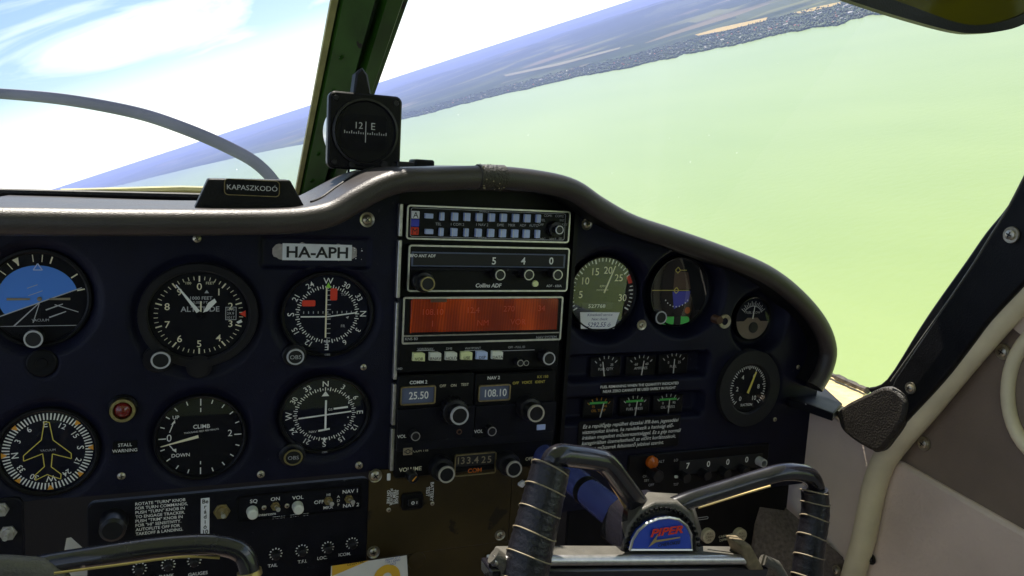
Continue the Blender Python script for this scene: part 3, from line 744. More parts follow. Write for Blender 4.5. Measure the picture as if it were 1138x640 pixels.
for s, x, y in (('COM1', 609, 239.5), ('COM2', 621.5, 240), ('TEL', 603, 244.5), ('INT', 624.5, 244.7), ('OFF', 601, 249.5), ('EXT', 627.5, 249.6), ('MIC', 603, 265.4), ('XMIT', 614, 265.6), ('SEL', 623, 265)): r.txt(m, s, x, y, 2.8)
r.build(m, 'lettering', 'dim')
r.knob(622, 255.5, 4.8, .012, 'selector_knob', 'knob', 'white', base=9)
# ADF receiver
r = Radio('long ADF receiver showing 5 4 0 under the audio panel', ((453, 273.5), (631.5, 324)), .009, name='adf_receiver'); r.border(.0015)
r.build(r.rect(MB(), 457, 281, 628, 297, -.0005, .0006), 'display_window', 'dispblue'); r.build(r.rect(MB(), 459, 282.5, 626, 295.5, .0002, .0010), 'window_glass', 'ink')
r.build(r.rect(MB(), 456, 297, 610, 300.6, 0, .0035, .001), 'ledge', 'subpanel')
m = MB(); r.txt(m, 'BFO', 459.5, 283.8, 3.2, .0012, bold=.02); r.txt(m, 'ANT', 469.5, 284, 3.2, .0012, bold=.02); r.txt(m, 'ADF', 479.5, 284, 3.2, .0012, bold=.02)
r.txt(m, 'Collins ADF', 542.5, 317, 4.4, .0004, bold=.02, shear=.15); r.txt(m, 'ADF - 650A', 615.5, 317.5, 2.8); r.build(m, 'lettering', 'white')
for s, x in (('5', 548.5), ('4', 581), ('0', 612)): r.build(r.txt(MB(), s, x, 289.5, 8, .0014, bold=.02), 'digit', 'white')
for x in (556, 588, 620): r.knob(x, 305.5, 5.8, .014, 'tuning_knob', 'knob', 'steel')
r.knob(475.5, 315.5, 7.6, .020, 'function_knob', 'knob', 'brass', base=11)
x, y = r.q(594.5, 315); r.build(MB().lathe([(3.8 * r.k, 0), (3.4 * r.k, .002)], 18, (x, y), cap1=True), 'white_button', 'keyy')
# area navigation unit with the orange display
r = Radio('navigation unit with a wide glowing orange display and six pale keys', ((443, 330.5), (622.5, 411)), .009, name='navigation_unit')
r.build(r.fr(MB(), 447, 329.5, 624, 380, .0016, -.001, .0014), 'trim_frame', 'steel'); r.build(r.rect(MB(), 447.5, 370.5, 622.5, 372, 0, .0012), 'trim_strip', 'steel')
r.build(r.rect(MB(), 456, 331.8, 619, 369, 0, .0014, .002), 'display', 'display')
m = MB(); r.rect(m, 450, 332.5, 455, 369, 0, .0016); r.rect(m, 456.5, 367.4, 619, 369.5, .001, .0019); r.build(m, 'display_surround', 'black')
r.build(r.rect(MB(), 478, 331.5, 496, 335.5, .0016, .002), 'tape_scrap', 'brown')
m = MB()
for s, x, y in (('108.10', 480, 346), ('12.4', 525, 344), ('270', 565, 342.5), ('34', 601, 342), ('1', 480, 359), ('NM', 536, 358), ('VOR', 575, 357)): r.txt(m, s, x, y, 6.5, .0018)
r.build(m, 'faint_digits', 'brownglow')
m = MB(); r.txt(m, 'KNS 80', 457, 376.3, 3.2); r.txt(m, 'NAV SYSTEM', 607, 374.6, 3.2)
for s, x in (('VOR/RNAV', 472.5), ('DME', 499), ('WAYPOINT', 525.5)): r.txt(m, s, x, 387.5 - (x - 472) * .015, 2.5)
r.txt(m, 'OFF - PULL ID', 574, 385.5, 2.4); r.txt(m, 'RAD', 443.5, 409.5, 2.5)
for a_, b_ in ((463, 483), (516, 536), (551, 594)): r.rect(m, a_, 389.1, b_, 389.5, 0, .0004)
r.build(m, 'lettering', 'dim')
for s, x, y, mt in (('VOR', 464.5, 396, 'keyy'), ('RNAV', 482.6, 395.5, 'keyw'), ('HOLD', 500.2, 395, 'keyw'), ('USE', 517.3, 394.7, 'keyy'), ('DSP', 534.3, 394.3, 'key'), ('DATA', 551.4, 394, 'keyw')):
    q = r.q(x, y); w_, h_ = 6.6 * r.k, 4.8 * r.k
    o = r.build(MB().prism([(q[0] - w_, q[1] - h_ * .8), (q[0] + w_, q[1] - h_), (q[0] + w_, q[1] + h_ * .7), (q[0] + w_ * .5, q[1] + h_), (q[0] - w_, q[1] + h_)], 0, .004, .0008), 'key', mt)
    r.build(MB().text(s, q[0], q[1] - h_ * .35, 3.3 * r.k, .0043), 'lettering', 'ink', parent=o)
r.knob(610.5, 398.5, 7.2, .014, 'selector_knob', 'knob', 'dim'); r.knob(578.5, 403.5, 3.6, .010, 'outer_knob', 'knob', 'steel'); r.knob(585, 403.5, 3.0, .010, 'inner_knob', 'knob', 'steel')
# comm/nav pair
def comnav(label, c, name, freq, fx, title, tpos, texts, knobs, vol):
    r = Radio(label, c, .009, name=name)
    r.build(r.rect(MB(), c[0][0], 452 if name == 'comm_radio' else 448, c[1][0], c[1][1], 0, .0030, .001), 'lower_ledge', 'subpanel')
    r.build(r.fr(MB(), *fx, .0012, 0, .0022), 'window_frame', 'brass'); r.build(r.rect(MB(), fx[0] + 1, fx[1] + 1, fx[2] - 1, fx[3] - 1, 0, .0008), 'display_window', 'dispblue')
    r.build(r.txt(MB(), freq, (fx[0] + fx[2]) / 2 + 1, (fx[1] + fx[3]) / 2, 8.2, .0011, bold=.012, sx=.86), 'digit', 'white')
    m = MB(); r.txt(m, title, *tpos, 3.6, bold=.02)
    r.txt(m, 'VOL', vol[2], vol[1] - 1.5, 3.6, .0034, bold=.01); r.build(m, 'lettering', 'white')
    my = MB()
    for s, x, y in texts: r.txt(my, s, x, y, 3.0)
    r.build(my, 'yellow_lettering' if name == 'nav_radio' else 'switch_lettering', 'yellow' if name == 'nav_radio' else 'cream')
    r.knob(vol[0], vol[1], 4.8, .010, 'volume_knob', 'knob', 'steel', z0=.003)
    return r
r = comnav('left half COMM 2 radio showing 25.50 with a large fluted black knob', ((441, 416), (526, 490)), 'comm_radio', '25.50', (444.5, 428.5, 483.5, 449), 'COMM 2', (465, 424.5), (('OFF', 492, 428.5), ('ON', 504, 428), ('TEST', 516.5, 427)), None, (462, 485, 445.5))
r.knob(511, 462, 9.8, .022, 'tuning_knob', 'knob', 'dim', base=14, flute=22)
x, y = r.q(509, 478.5); r.build(MB().lathe([(3 * r.k, .003), (3 * r.k, .004), (1.8 * r.k, .004)], 18, (x, y)), 'rivet', 'brown')
r = comnav('right half NAV 2 radio showing 108.10 with a large double knob', ((527, 414), (616, 486)), 'nav_radio', '108.10', (531, 427, 566.5, 445), 'NAV 2', (548.5, 419.5), (('OFF', 573, 425.4), ('VOICE', 585.5, 424.6), ('IDENT', 600, 424), ('KX 150', 603, 418.3)), None, (547, 479.5, 530.5))
r.knob(596, 459.5, 9.2, .024, 'tuning_knob', 'knob', 'knobring', base=13)
r.build(r.rect(MB(), 595, 470.5, 604.5, 476.5, .003, .0038), 'blue_sticker', 'key')
# third radio
r = Radio('COM radio at the foot of the stack showing 133.425 between two knobs', ((439, 492), (613, 524)), .009, name='com_radio')
r.build(r.rect(MB(), 440, 484.5, 613, 494, -.001, .0035, .001), 'upper_strip', 'subpanel')
q0, q1 = r.q(452, 500.2), r.q(452, 500.2)
r.build(r.rect(MB(), 447, 496.2, 457, 504, .0035, .0042), 'maker_badge', 'lace'); m = MB(); xb, yb2 = r.q(452, 500)
m.lathe([(2.4 * r.k, .0044), (1.7 * r.k, .0044)], 16, (xb, yb2)); m.bar((xb - 4 * r.k, yb2), (xb, yb2 + 2.6 * r.k), .0005, .0005, .0044).bar((xb - 4 * r.k, yb2), (xb, yb2 - 2.6 * r.k), .0005, .0005, .0044).bar((xb + 4 * r.k, yb2), (xb, yb2 + 2.6 * r.k), .0005, .0005, .0044).bar((xb + 4 * r.k, yb2), (xb, yb2 - 2.6 * r.k), .0005, .0005, .0044)
r.build(m, 'badge_emblem', 'ink')
r.build(r.fr(MB(), 504.5, 503, 550.5, 527, .0011, 0, .0022), 'window_frame', 'brass'); r.build(r.rect(MB(), 505.5, 504, 549.5, 517, 0, .0008), 'display_window', 'ink')
m = MB()
for s, x in (('1', 509), ('3', 514), ('3', 520.5), ('.', 525), ('4', 529), ('2', 537), ('5', 543.5)): r.txt(m, s, x, 510.5 - (x - 526) * .05, 7.6, .0012, bold=.012)
r.build(m, 'digit', 'lace')
m = MB(); r.txt(m, 'COM 11B', 467.5, 500.4, 2.8); r.txt(m, 'VOLUME', 456, 521, 4.4, bold=.01); r.txt(m, 'OFF', 588, 509.5, 3.8, bold=.01); r.txt(m, 'ON', 599.5, 508.8, 3.8, bold=.01); r.build(m, 'lettering', 'cream')
r.build(r.txt(MB(), 'COM', 527.5, 522.3, 5.0, .0006, bold=.02), 'caption', 'lampor')
r.knob(496.5, 527.5, 8.6, .022, 'tuning_knob', 'knob', 'knobring', base=12.5); r.knob(571.5, 521.5, 8.6, .022, 'tuning_knob', 'knob', 'knobring', base=12.5)
q = r.q(460, 532.5, .012); r.build(MB().lathe([(6 * r.k, 0), (5.5 * r.k, .010), (4.5 * r.k, .011)], 22, q, cap1=True), 'volume_knob', 'knob')
r.build(MB().bar((q[0] - .001, q[1] - .002), (q[0] + .0025, q[1] + .002), .0012, .0008, .0112), 'knob_pointer', 'orange')
# ------------------------------------------------------------------ pedestal plate under the radios
t = Unit('console_plate', 'bronze brown metal plate below the radios with corner screws', 'panel', 500, 570, .004)
def ppoly(u, pts): return [u.q(x, y) for x, y in pts]
xl, xr = t.q(409, 570)[0], t.q(622, 560)[0]; xs_ = t.q(567, 565)[0]; ya = t.q(500, 516)[1]; yb_ = t.q(490, 611)[1]; yc = t.q(490, 680)[1]
t.build(MB().rbox(xl, yb_, xs_ - .0004, ya, -.002, 0, .0005, .0003), 'upper_plate', 'pedestal'); t.build(MB().rbox(xs_ + .0004, yb_, xr, ya, -.002, 0, .0005, .0003), 'side_plate', 'pedestal')
t.build(MB().rbox(xl, yc, xr, yb_ - .0006, -.003, -.001, .0005, .0003), 'lower_plate', 'pedestal')
for x, y, r_, w_ in ((415, 613.5, 4.5, 6.8), (555.5, 594.5, 4, 6), (417, 528.5, 5, 7), (432, 566.5, 2.4, 0), (480.5, 559.5, 2.2, 0)): t.screw(x, y, r_, washer=w_)
q = t.q(463, 623); t.build(MB().lathe([(10 * t.k, -.001), (9.5 * t.k, .0004), (8.5 * t.k, .0006)], 28, q, cap1=True), 'hole_plug', 'pedestal')
q = t.q(404, 528); t.build(MB().rbox(t.q(430, 530)[0], t.q(430, 534)[1], t.q(434, 530)[0], t.q(430, 526)[1], 0, .001), 'white_tag', 'label')
m = MB(); K = t.k
for i, s in enumerate(('ON FIRE', 'PUSH FOR', 'TRIM TO', 'RELEASE')): q = t.q(431.5 + i * 3.2, 552); m.text(s, q[0], q[1], 2.8 * K, .0004, rot=-pi / 2, bold=.02)
t.build(m, 'lettering', 'white'); m = MB()
for i, s in enumerate(('BATTERY', 'TEST')): q = t.q(480 - i * 4.5, 546); m.text(s, q[0], q[1], 3.6 * K, .0004, rot=-pi / 2, bold=.02)
t.build(m, 'lettering', 'white')
s = Unit('rocker_switch', 'black rocker switch with a white mark below the VOLUME knob', 'switch', 457, 556, .004)
s.build(MB().rbox(-11 * s.k, -9 * s.k, 12 * s.k, 9 * s.k, 0, .004, .003, .001), 'switch_body', 'black'); s.build(MB().rbox(-5 * s.k, -3.6 * s.k, 6.5 * s.k, 3.6 * s.k, .004, .006, .001), 'rocker', 'knob')
s.build(MB().lathe([(1.8 * s.k, .0062), (1 * s.k, .0062)], 14).bar((4.2 * s.k, -1.6 * s.k), (4.2 * s.k, 1.6 * s.k), .0006, .0006, .0062), 'switch_mark', 'white')
placard('placard', 'small white name strip at the bottom beside the left yoke grip', 'placard', 556, 618, 30, 7, ['Reserve'], 4, w=.006, base='label', txt='ink', bold=.02)
t = Unit('paper_scrap', 'crumpled white scrap of tape beside the top of the left yoke grip', 'tape', 583, 537, .006)
rnd = random.Random(5)
for cx in (-3.6, 3.8): t.build(MB().prism([(cx * t.k + 4.2 * t.k * cos(a) * rnd.uniform(.7, 1.1), 4 * t.k * sin(a) * rnd.uniform(.7, 1.1)) for a in [2 * pi * i / 9 for i in range(9)]], 0, .003, .0008), 'tape_piece', 'label')
# approach card at the bottom
t = Unit('paper_card', 'white and orange paper card tucked under the console plate', 'card', 411, 640, .02)
t.build(MB().poly([t.q(368, 629), t.q(452, 617), t.q(455, 665), t.q(366, 670)], 0), 'card_sheet', 'paper')
t.build(MB().poly([t.q(369, 628.5), t.q(410, 622.5), t.q(369, 640)], .0004), 'orange_corner', 'papero')
m = MB().lathe([(14 * t.k, .0005), (5 * t.k, .0005)], 28, t.q(430, 641)); t.build(m, 'printed_ring', 'papero')
m = MB()
for i in range(3): q = t.q(436, 620 + 3.2 * i); m.text(('jegyzet 27.3', '118.1 QNH', '1013')[i], q[0], q[1], 2.4 * t.k, .0006, rot=radians(4), shear=.3)
t.build(m, 'handwriting', 'paperb'); q = t.q(395, 625.4); t.build(MB().text('CESSNYÁK', q[0], q[1], 2.6 * t.k, .0007, rot=radians(4)), 'printed_heading', 'ink')
# ------------------------------------------------------------------ lower left switch panel
SW = .003
t = Unit('switch_panel', 'black lower left switch panel with toggle switches and a row of breakers', 'panel', 260, 590, SW)
xl = t.q(97, 600)[0]; xr = t.q(410, 560)[0]; yt = t.q(410, 531)[1]; yb_ = t.q(260, 700)[1]
t.build(MB().rbox(xl, yb_, xr, yt, -.006, 0, .006, .001), 'plate', 'subpanel')
c0, c1 = t.q(263.5, 565), t.q(401, 565); cy0, cy1 = t.q(330, 573)[1], t.q(330, 545)[1]
t.build(MB().frame(c0[0], cy0, c1[0], cy1, .0012, 0, .0012, .003), 'control_frame', 'black')
m = MB(); K = t.k
def tx(s, x, y, h, **k): q = t.q(x, y); m.text(s, q[0], q[1], h * K, .0005, bold=.012, **k)
for s, x, y, h in (('SQ', 282, 556.5, 4), ('ON', 306, 554, 4), ('VOL', 331, 552.5, 4), ('OFF', 354.5, 557.5, 4), ('NAV 1', 389.5, 545.5, 4.2), ('NAV 2', 390, 561, 4.2), ('MKR', 364.5, 563.5, 3.4), ('A', 376, 551.5, 3), ('D', 376, 556, 3), ('F', 376, 560.5, 3), ('HI', 365, 549.5, 3), ('intercom', 297, 571, 3.2), ('STEREO', 310, 574.5, 2.6), ('STBY - ISO', 333, 572, 2.8)): tx(s, x, y, h, sx=1.1)
for s, x, y in (('TAIL', 303, 628), ('T.F.I.', 336, 623.5), ('LOC.', 358, 619.5), ('ICOM.', 383, 615.5), ('L. DANK', 182, 640), ('GAUGES', 220, 637)): tx(s, x, y, 3.6)
t.build(m, 'lettering', 'white')
for x, y in ((281, 572), (332, 566.5)):
    q = t.q(x, y, .008); o = t.build(MB().lathe([(6 * K, 0), (5.4 * K, .008), (4 * K, .009)], 24, q, cap1=True), 'dimmer_knob', 'keyw')
def toggle(x, y, r, m_='brass', tilt=.3, name='toggle_switch'):
    q = t.q(x, y); o = t.build(MB().lathe([(r * K, 0), (r * K, .0015)], 6, q, cap1=True).lathe([(r * .72 * K, .0015), (r * .66 * K, .004)], 18, q, cap1=True), name, m_)
    t.build(MB().tube([(q[0], q[1], .003), (q[0] + .002 * tilt, q[1] + .006 * tilt, .010), (q[0] + .003 * tilt, q[1] + .009 * tilt, .015)], [.0011, .0014, .0019], 12), 'lever', 'steel', parent=o); return o
toggle(246.5, 568, 8.5, tilt=.2); toggle(306, 562, 5); toggle(364.5, 556, 5); toggle(387.5, 554, 5)
for x, y in ((293.5, 564), (319, 562)): t.screw(x, y, 2.6)
m = MB(); RING = [(155, 634), (187, 629.5), (216, 625), (307, 617.5), (336, 613.5), (365, 610), (392, 605.5)]
for x, y in RING:
    q = t.q(x, y, .004); t.build(MB().lathe([(4.2 * K, 0), (4.0 * K, .0065), (3 * K, .007)], 18, q, cap1=True), 'breaker_button', 'knob')
    for i in range(12):
        a = 2 * pi * i / 12; m.bar((q[0] + 5.2 * K * cos(a), q[1] + 5.2 * K * sin(a)), (q[0] + 7 * K * cos(a), q[1] + 7 * K * sin(a)), .0010, .0010, .0006)
t.build(m, 'breaker_marking', 'white')
q = t.q(125, 590, .02); t.build(MB().lathe([(13 * K, 0), (12 * K, .018), (9 * K, .020)], 28, q, cap1=True), 'large_knob', 'knob')
placard('placard', 'black placard with eight lines on the TURN knob of the autopilot', 'placard', 174.5, 574, 51, 38, ['ROTATE "TURN" KNOB', 'FOR TURN COMMANDS,', 'PUSH "TURN" KNOB IN', 'TO ENGAGE TRACKER.', 'PUSH "TRIM" KNOB IN', 'FOR "HI" SENSITIVITY.', 'AUTOFLITE OFF FOR', 'TAKEOFF & LANDING.'], 3.3, lead=4.7, w=SW + .0003, base='subpanel', align='l', bold=.012)
placard('placard', 'narrow upright white label with stacked black letters beside a toggle', 'placard', 228, 573.5, 9.6, 40, ['Be', 'r', 'á', 'd', 'i', 'ó', '10'], 4.4, lead=5.6, w=SW + .0003, base='label', txt='ink', bold=.02)
# far left corner panel
t = Unit('corner_panel', 'small black corner panel with two switches at the left edge', 'panel', 20, 595, SW); K = t.k
t.build(MB().rbox(t.q(-70, 595)[0], t.q(20, 690)[1], t.q(26, 595)[0], t.q(20, 553)[1], -.006, 0, .006, .001), 'plate', 'subpanel')
toggle(1, 566, 8, 'steel', name='key_lock'); toggle(9, 592, 8.5, 'steel', .2)
t = Unit('white_slip', 'white paper wedge showing below the panel at lower left', 'paper', 84, 612, -.02)
t.build(MB().poly([t.q(74, 598), t.q(79, 597), t.q(98, 614), t.q(97, 640), t.q(66, 640)], 0), 'slip', 'paper')
# ------------------------------------------------------------------ transponder and knobs lower right
r = Radio('dark transponder at lower right set to 7000 with an amber lamp', ((698, 500), (852, 556)), .003, depth=.01, name='transponder', face='black'); K = r.k
r.build(r.rect(MB(), 755, 508, 846, 523, 0, .001), 'code_window', 'ink')
m = MB()
for s, x, y in (('7', 763.5, 516.8), ('0', 786.5, 514.8), ('0', 808, 512.6), ('0', 829, 510)): r.txt(m, s, x, y, 6.2, .0014, bold=.02)
r.build(m, 'digit', 'white')
q = r.q(726, 514.5, .004); r.build(MB().lathe([(6.6 * K, 0), (6.2 * K, .004), (3 * K, .006)], 20, q, cap1=True), 'reply_lamp', 'lampor')
m = MB()
for s, x, y in (('ALT', 735, 512.5), ('IDT', 724, 522), ('ON', 717, 529), ('SBY', 718.5, 533.5), ('OFF', 723.5, 538.5), ('LO', 751, 511), ('TST', 751, 538)): r.txt(m, s, x, y, 2.8)
r.build(m, 'lettering', 'dim')
for x, y in ((764, 532), (787, 529), (809, 527), (830, 524)): r.knob(x, y, 5, .012, 'code_knob', 'knob', None)
r.knob(732, 530, 6.5, .014, 'mode_knob', 'knob', None); q = r.q(751, 529.8); r.build(MB().rbox(q[0] - .002, q[1] - .001, q[0] + .0022, q[1] + .0018, 0, .002), 'white_chip', 'label')
q = r.q(849, 515, .01); r.build(MB().lathe([(5 * K, 0), (4.6 * K, .010), (3.2 * K, .0102)], 20, q), 'end_ring', 'dim')
t = Unit('breaker_panel', 'dark lower right panel behind the yoke with two tan round buttons', 'panel', 775, 610, -.004); K = t.k
t.build(MB().rbox(t.q(630, 600)[0], t.q(775, 720)[1], t.q(872, 590)[0], t.q(775, 551)[1], -.004, 0, .002, .001), 'plate', 'black')
for x, y in ((788.5, 596.5), (824, 596)):
    q = t.q(x, y, .006); o = t.build(MB().lathe([(7.6 * K, 0), (7.6 * K, .005), (6.6 * K, .006)], 28, q, cap1=True), 'tan_button', 'tan')
    mm = MB()
    for i, s in enumerate(('PULL', 'CABIN', 'AIR')): mm.text(s, q[0], q[1] + (1 - i) * 3.4 * K, 2.4 * K, .0063)
    t.build(mm, 'lettering', 'brown', parent=o)
m = MB(); q = t.q(806, 595); m.text('CABIN AIR', q[0], q[1], 2.6 * K, .0005, rot=radians(3)); q = t.q(806, 599); m.text('DEFROST', q[0], q[1], 2.6 * K, .0005, rot=radians(3)); t.build(m, 'lettering', 'cream')
t.build(MB().frame(*t.q(771, 578.5), *t.q(787, 573.5), .0005, 0, .0006), 'outlined_tag', 'dim')
# ------------------------------------------------------------------ glareshield
YF = .30
gs = empty('glareshield', P(300, 246, ROLLW), 'padded vinyl glareshield with a rolled front edge humped over the radios', 'glareshield'); o_ = gs.location.copy()
MB().tube(ROLL, ROLLR, 20).build('edge_roll', 'glare', gs, o_)
def offs(sign, rad):
    out = []
    for i, p in enumerate(ROLL):
        t = (ROLL[min(len(ROLL) - 1, i + 1)] - ROLL[max(0, i - 1)]).normalized(); n = V((-t.z, 0, t.x))
        out.append(p + n * rad * sign)
    return out
OUT = offs(1, ROLLR * .97); INN = offs(-1, ROLLR * .9)
def sheet(path, y0, y1, ny=8, dz=lambda p, y: 0):
    m = MB(); n = len(path); vs = []
    for j in range(ny + 1):
        k = j / ny; vs += [V((p.x, p.y + (y1 - p.y) * k, p.z + dz(p, p.y + (y1 - p.y) * k))) for p in path]
    return m.add(vs, [(j * n + i, j * n + i + 1, (j + 1) * n + i + 1, (j + 1) * n + i) for j in range(ny) for i in range(n - 1)])
def hump_fall(p, y):                         # the hump flattens towards the windshield
    k = sstep((y - .06) / .2); return -max(0, p.z + .046) * .75 * k
sheet(OUT, -ROLLW, YF, 12, hump_fall).build('top_cover', 'glare', gs, o_)
sheet(INN, -ROLLW, .012, 3).build('lower_lip', 'trimblack', gs, o_)
i0 = min(range(len(OUT)), key=lambda i: (OUT[i] - P(352, 232, ROLLW)).length); i1 = min(range(len(OUT)), key=lambda i: (OUT[i] - P(440, 190, ROLLW)).length)
MB().tube([V((OUT[i].x, -.03 + .05 * (i - i0) / (i1 - i0), OUT[i].z + .0005)) for i in range(i0, i1 + 1)], .0011, 6).build('seam', 'trimblack', gs, o_)
i2 = min(range(len(ROLL)), key=lambda i: (ROLL[i] - P(545, 197, ROLLW)).length)
c = ROLL[i2]; d = (ROLL[i2 + 1] - ROLL[i2 - 1]).normalized()
sl_ = MB().tube([c - d * .0125, c - d * .012, c + d * .012, c + d * .0125], [ROLLR * 1.0, ROLLR * 1.09, ROLLR * 1.09, ROLLR * 1.0], 24)
slv = sl_.build('repair_sleeve', 'trimgrey', gs, o_)
m = MB(); rnd = random.Random(9)
for i in range(34):
    a = rnd.uniform(0, 2 * pi); s_ = rnd.uniform(-.011, .011); n = V((-d.z, 0, d.x)); p = c + d * s_ + (n * cos(a) + V((0, 1, 0)) * sin(a)) * ROLLR * 1.09
    m.box(p, (.0009, .0009, .0009))
m.build('stitch', 'lace', slv, V((0, 0, 0)) if False else o_)
# name block
z0 = P(215, 231, .045).z
nb = empty('name_block', V((P(278, 231, .045).x, -.045, z0)), 'black trapezoid block lettered KAPASZKODÓ on the left of the glareshield', 'name plate'); ob = nb.location.copy()
MB().extrude([P(x, y, .045) for x, y in ((215.5, 233), (340.5, 233), (322.5, 200), (231.5, 198.5))], (0, .028, 0)).build('block', 'trimblack', nb, ob, bevel=.0012)
pc = [P(x, y, .046) for x, y in ((249, 216.5), (311, 216.5), (311, 201), (249, 201))]
plate = MB().rbox(pc[0].x - ob.x, pc[0].z - ob.z, pc[2].x - ob.x, pc[2].z - ob.z, 0, .0015, .003, .0008)
plate.v = [V((v.x, -v.z - .0003, v.y)) for v in plate.v]; pl = plate.build('name_plate', 'black', nb)
tm = MB().text('KAPASZKODÓ', (pc[0].x + pc[2].x) / 2 - ob.x, (pc[0].z + pc[2].z) / 2 - ob.z, 5.6 * .00068, .002, bold=.0, sx=1.05); tm.v = [V((v.x, -v.z - .0002, v.y)) for v in tm.v]; tm.build('lettering', 'dim', pl)
fm = MB().frame(pc[0].x - ob.x, pc[0].z - ob.z, pc[2].x - ob.x, pc[2].z - ob.z, .0006, 0, .0018, .003); fm.v = [V((v.x, -v.z - .0003, v.y)) for v in fm.v]; fm.build('plate_edge', 'brass', pl)
# small clip on the hump
cl = empty('glareshield_clip', P(460, 190, -.03), 'small black clip on the glareshield hump just right of the compass', 'clip'); oc = cl.location.copy()
a, b = P(438, 191, -.03), P(470, 181, -.03); MB().box(((a.x + b.x) / 2, .03, (a.z + b.z) / 2), (b.x - a.x, .02, b.z - a.z)).build('base', 'knob', cl, oc, bevel=.001)
a, b = P(458, 187, -.028), P(480, 178, -.028); MB().box(((a.x + b.x) / 2, .03, (a.z + b.z) / 2), (b.x - a.x, .024, b.z - a.z)).build('head', 'black', cl, oc, bevel=.002)

# ------------------------------------------------------------------ windshield, centre post
ZW = P(0, 246, ROLLW).z + .004
W0 = V((0, YF, ZW)); W1 = V((0, -.031, .275)); WN = V((1, 0, 0)).cross(W1 - W0).normalized()
def PW(px, py, lift=0): return PP(px, py, W0 - WN * 0, WN) + (EYE - W0).project(WN).normalized() * lift
base_l, base_r = PW(327, 226), PW(374, 226)
def lineat(a, b, y): return a[0] + (b[0] - a[0]) * (y - a[1]) / (b[1] - a[1])
ws = []
for y in (232, 150, 60, -30, -110):
    l = PW(lineat((330, 208), (370, 0), y), y); r = PW(lineat((375, 205), (446, 0), y), y); ws.append((l, r))
inn = (EYE - W0).project(WN).normalized()
prof = [(0, -.004), (0, .004), (.07, .004), (.11, .012), (.40, .020), (.50, .024), (.55, .012), (.60, .012), (.66, .026), (.90, .022), (1, .006), (1, -.004)]
cp = empty('centre_post', ws[0][0], 'sloping dark green windshield centre post with a pale olive sealant edge', 'window post'); op = cp.location.copy()
MB().layers([[l + (r - l) * s + inn * h for s, h in prof] for l, r in ws]).build('post_channel', 'olive', cp, op)
MB().layers([[l + (r - l) * s + inn * h for s, h in ((-.05, .002), (-.05, .008), (.045, .009), (.06, .004))] for l, r in ws]).build('sealant_edge', 'oliveedge', cp, op)
MB().layers([[l + (r - l) * s + inn * h for s, h in ((.97, .004), (.97, .010), (1.05, .009), (1.05, .003))] for l, r in ws]).build('edge_bead', 'olive', cp, op)
m = MB()
for f_ in (.25, .55, .9, 1.3, 1.7, 2.1):
    i = min(int(f_), 3); k = f_ - i; l = ws[i][0].lerp(ws[i + 1][0], k); r = ws[i][1].lerp(ws[i + 1][1], k); p = l + (r - l) * .24 + inn * .0165
    m.add([p + (r - l).normalized() * .002 * cos(a) + (ws[1][0] - ws[0][0]).normalized() * .002 * sin(a) + inn * h for h in (0, .0014) for a in [2 * pi * q / 8 for q in range(8)]], [list(range(8, 16))] + [[q, (q + 1) % 8, 8 + (q + 1) % 8, 8 + q] for q in range(8)])
m.build('rivet', 'olive', cp, op)
for nm, xa, xb, lab in (('left', -.42, ws[0][0].x - .0, 'left windshield pane, clear acrylic with dust specks'), ('right', ws[0][1].x, .72, 'right windshield pane over the lake, clear acrylic')):
    top = W0 + (W1 - W0) * 1.0
    if nm == 'left': q = [V((xa, W0.y, W0.z)), ws[0][0], ws[3][0], V((xa, W1.y, W1.z))]
    else: q = [ws[0][1], V((xb, W0.y, W0.z)), V((xb, W1.y, W1.z)), ws[3][1]]
    o = MB().poly(q).build('windshield', 'windglass', None, q[0].copy()); tag(o, lab, 'window')
bs = empty('windshield_base_strip', V((-.1, YF - .012, ZW)), 'black and olive sealing strip along the foot of the left windshield pane', 'trim strip'); obs = bs.location.copy()
MB().tube([V((-.42, YF - .012, ZW - .004)), V((-.2, YF - .012, ZW - .001)), V((.0, YF - .012, ZW + .003)), V((ws[0][0].x + .02, YF - .012, ZW + .005))], .0045, 8).build('rubber_seal', 'trimblack', bs, obs)
MB().tube([V((-.12, YF - .003, ZW + .001)), V((.0, YF - .003, ZW + .010)), V((ws[0][0].x + .02, YF - .003, ZW + .013))], .005, 8).build('olive_frame', 'oliveedge', bs, obs)
# ------------------------------------------------------------------ compass
CW = -.03
t = Unit('magnetic_compass', 'black square magnetic compass hanging in front of the centre post, card reading 12 and E', 'compass', 405, 147, CW)
hw = (t.q(444.5, 147)[0] - t.q(363.5, 147)[0]) / 2; hh = (t.q(405, 104)[1] - t.q(405, 189)[1]) / 2; K = hw / 40.5
t.build(MB().prism(rr(2 * hw, 2 * hh, .006, 5), -.006, .004, .0015), 'front_plate', 'black')
t.build(MB().lathe([(hh * .90, -.004), (hh * .92, -.035), (hh * .80, -.045)], 40, cap1=True), 'case', 'silver')
t.build(MB().lathe([(hw * .90, .004), (hw * .90, .0065), (hw * .84, .007), (hw * .80, .0042)], 44), 'ring', 'knob')
wx, wy = hw * .66, hh * .47
t.build(MB().prism(rr(2 * wx, 2 * wy, .008, 5, 0, -.0005), .0041, .0046), 'window', 'dial')
m = MB()
for i in range(-9, 10): m.bar((i * wx / 10.5, -.002), (i * wx / 10.5, -.0005 if i % 3 else .0006), .0007, .0007, .0050)
m.text('12', -wx * .30, .0055, .0058, .0050).text('E', wx * .30, .0055, .0062, .0050); m.bar((0, -.009), (0, .009), .0007, .0007, .0054); t.build(m, 'compass_card', 'dim')
t.build(MB().poly(rr(2 * wx, 2 * wy, .008, 5), .0072), 'window_glass', 'plainglass')
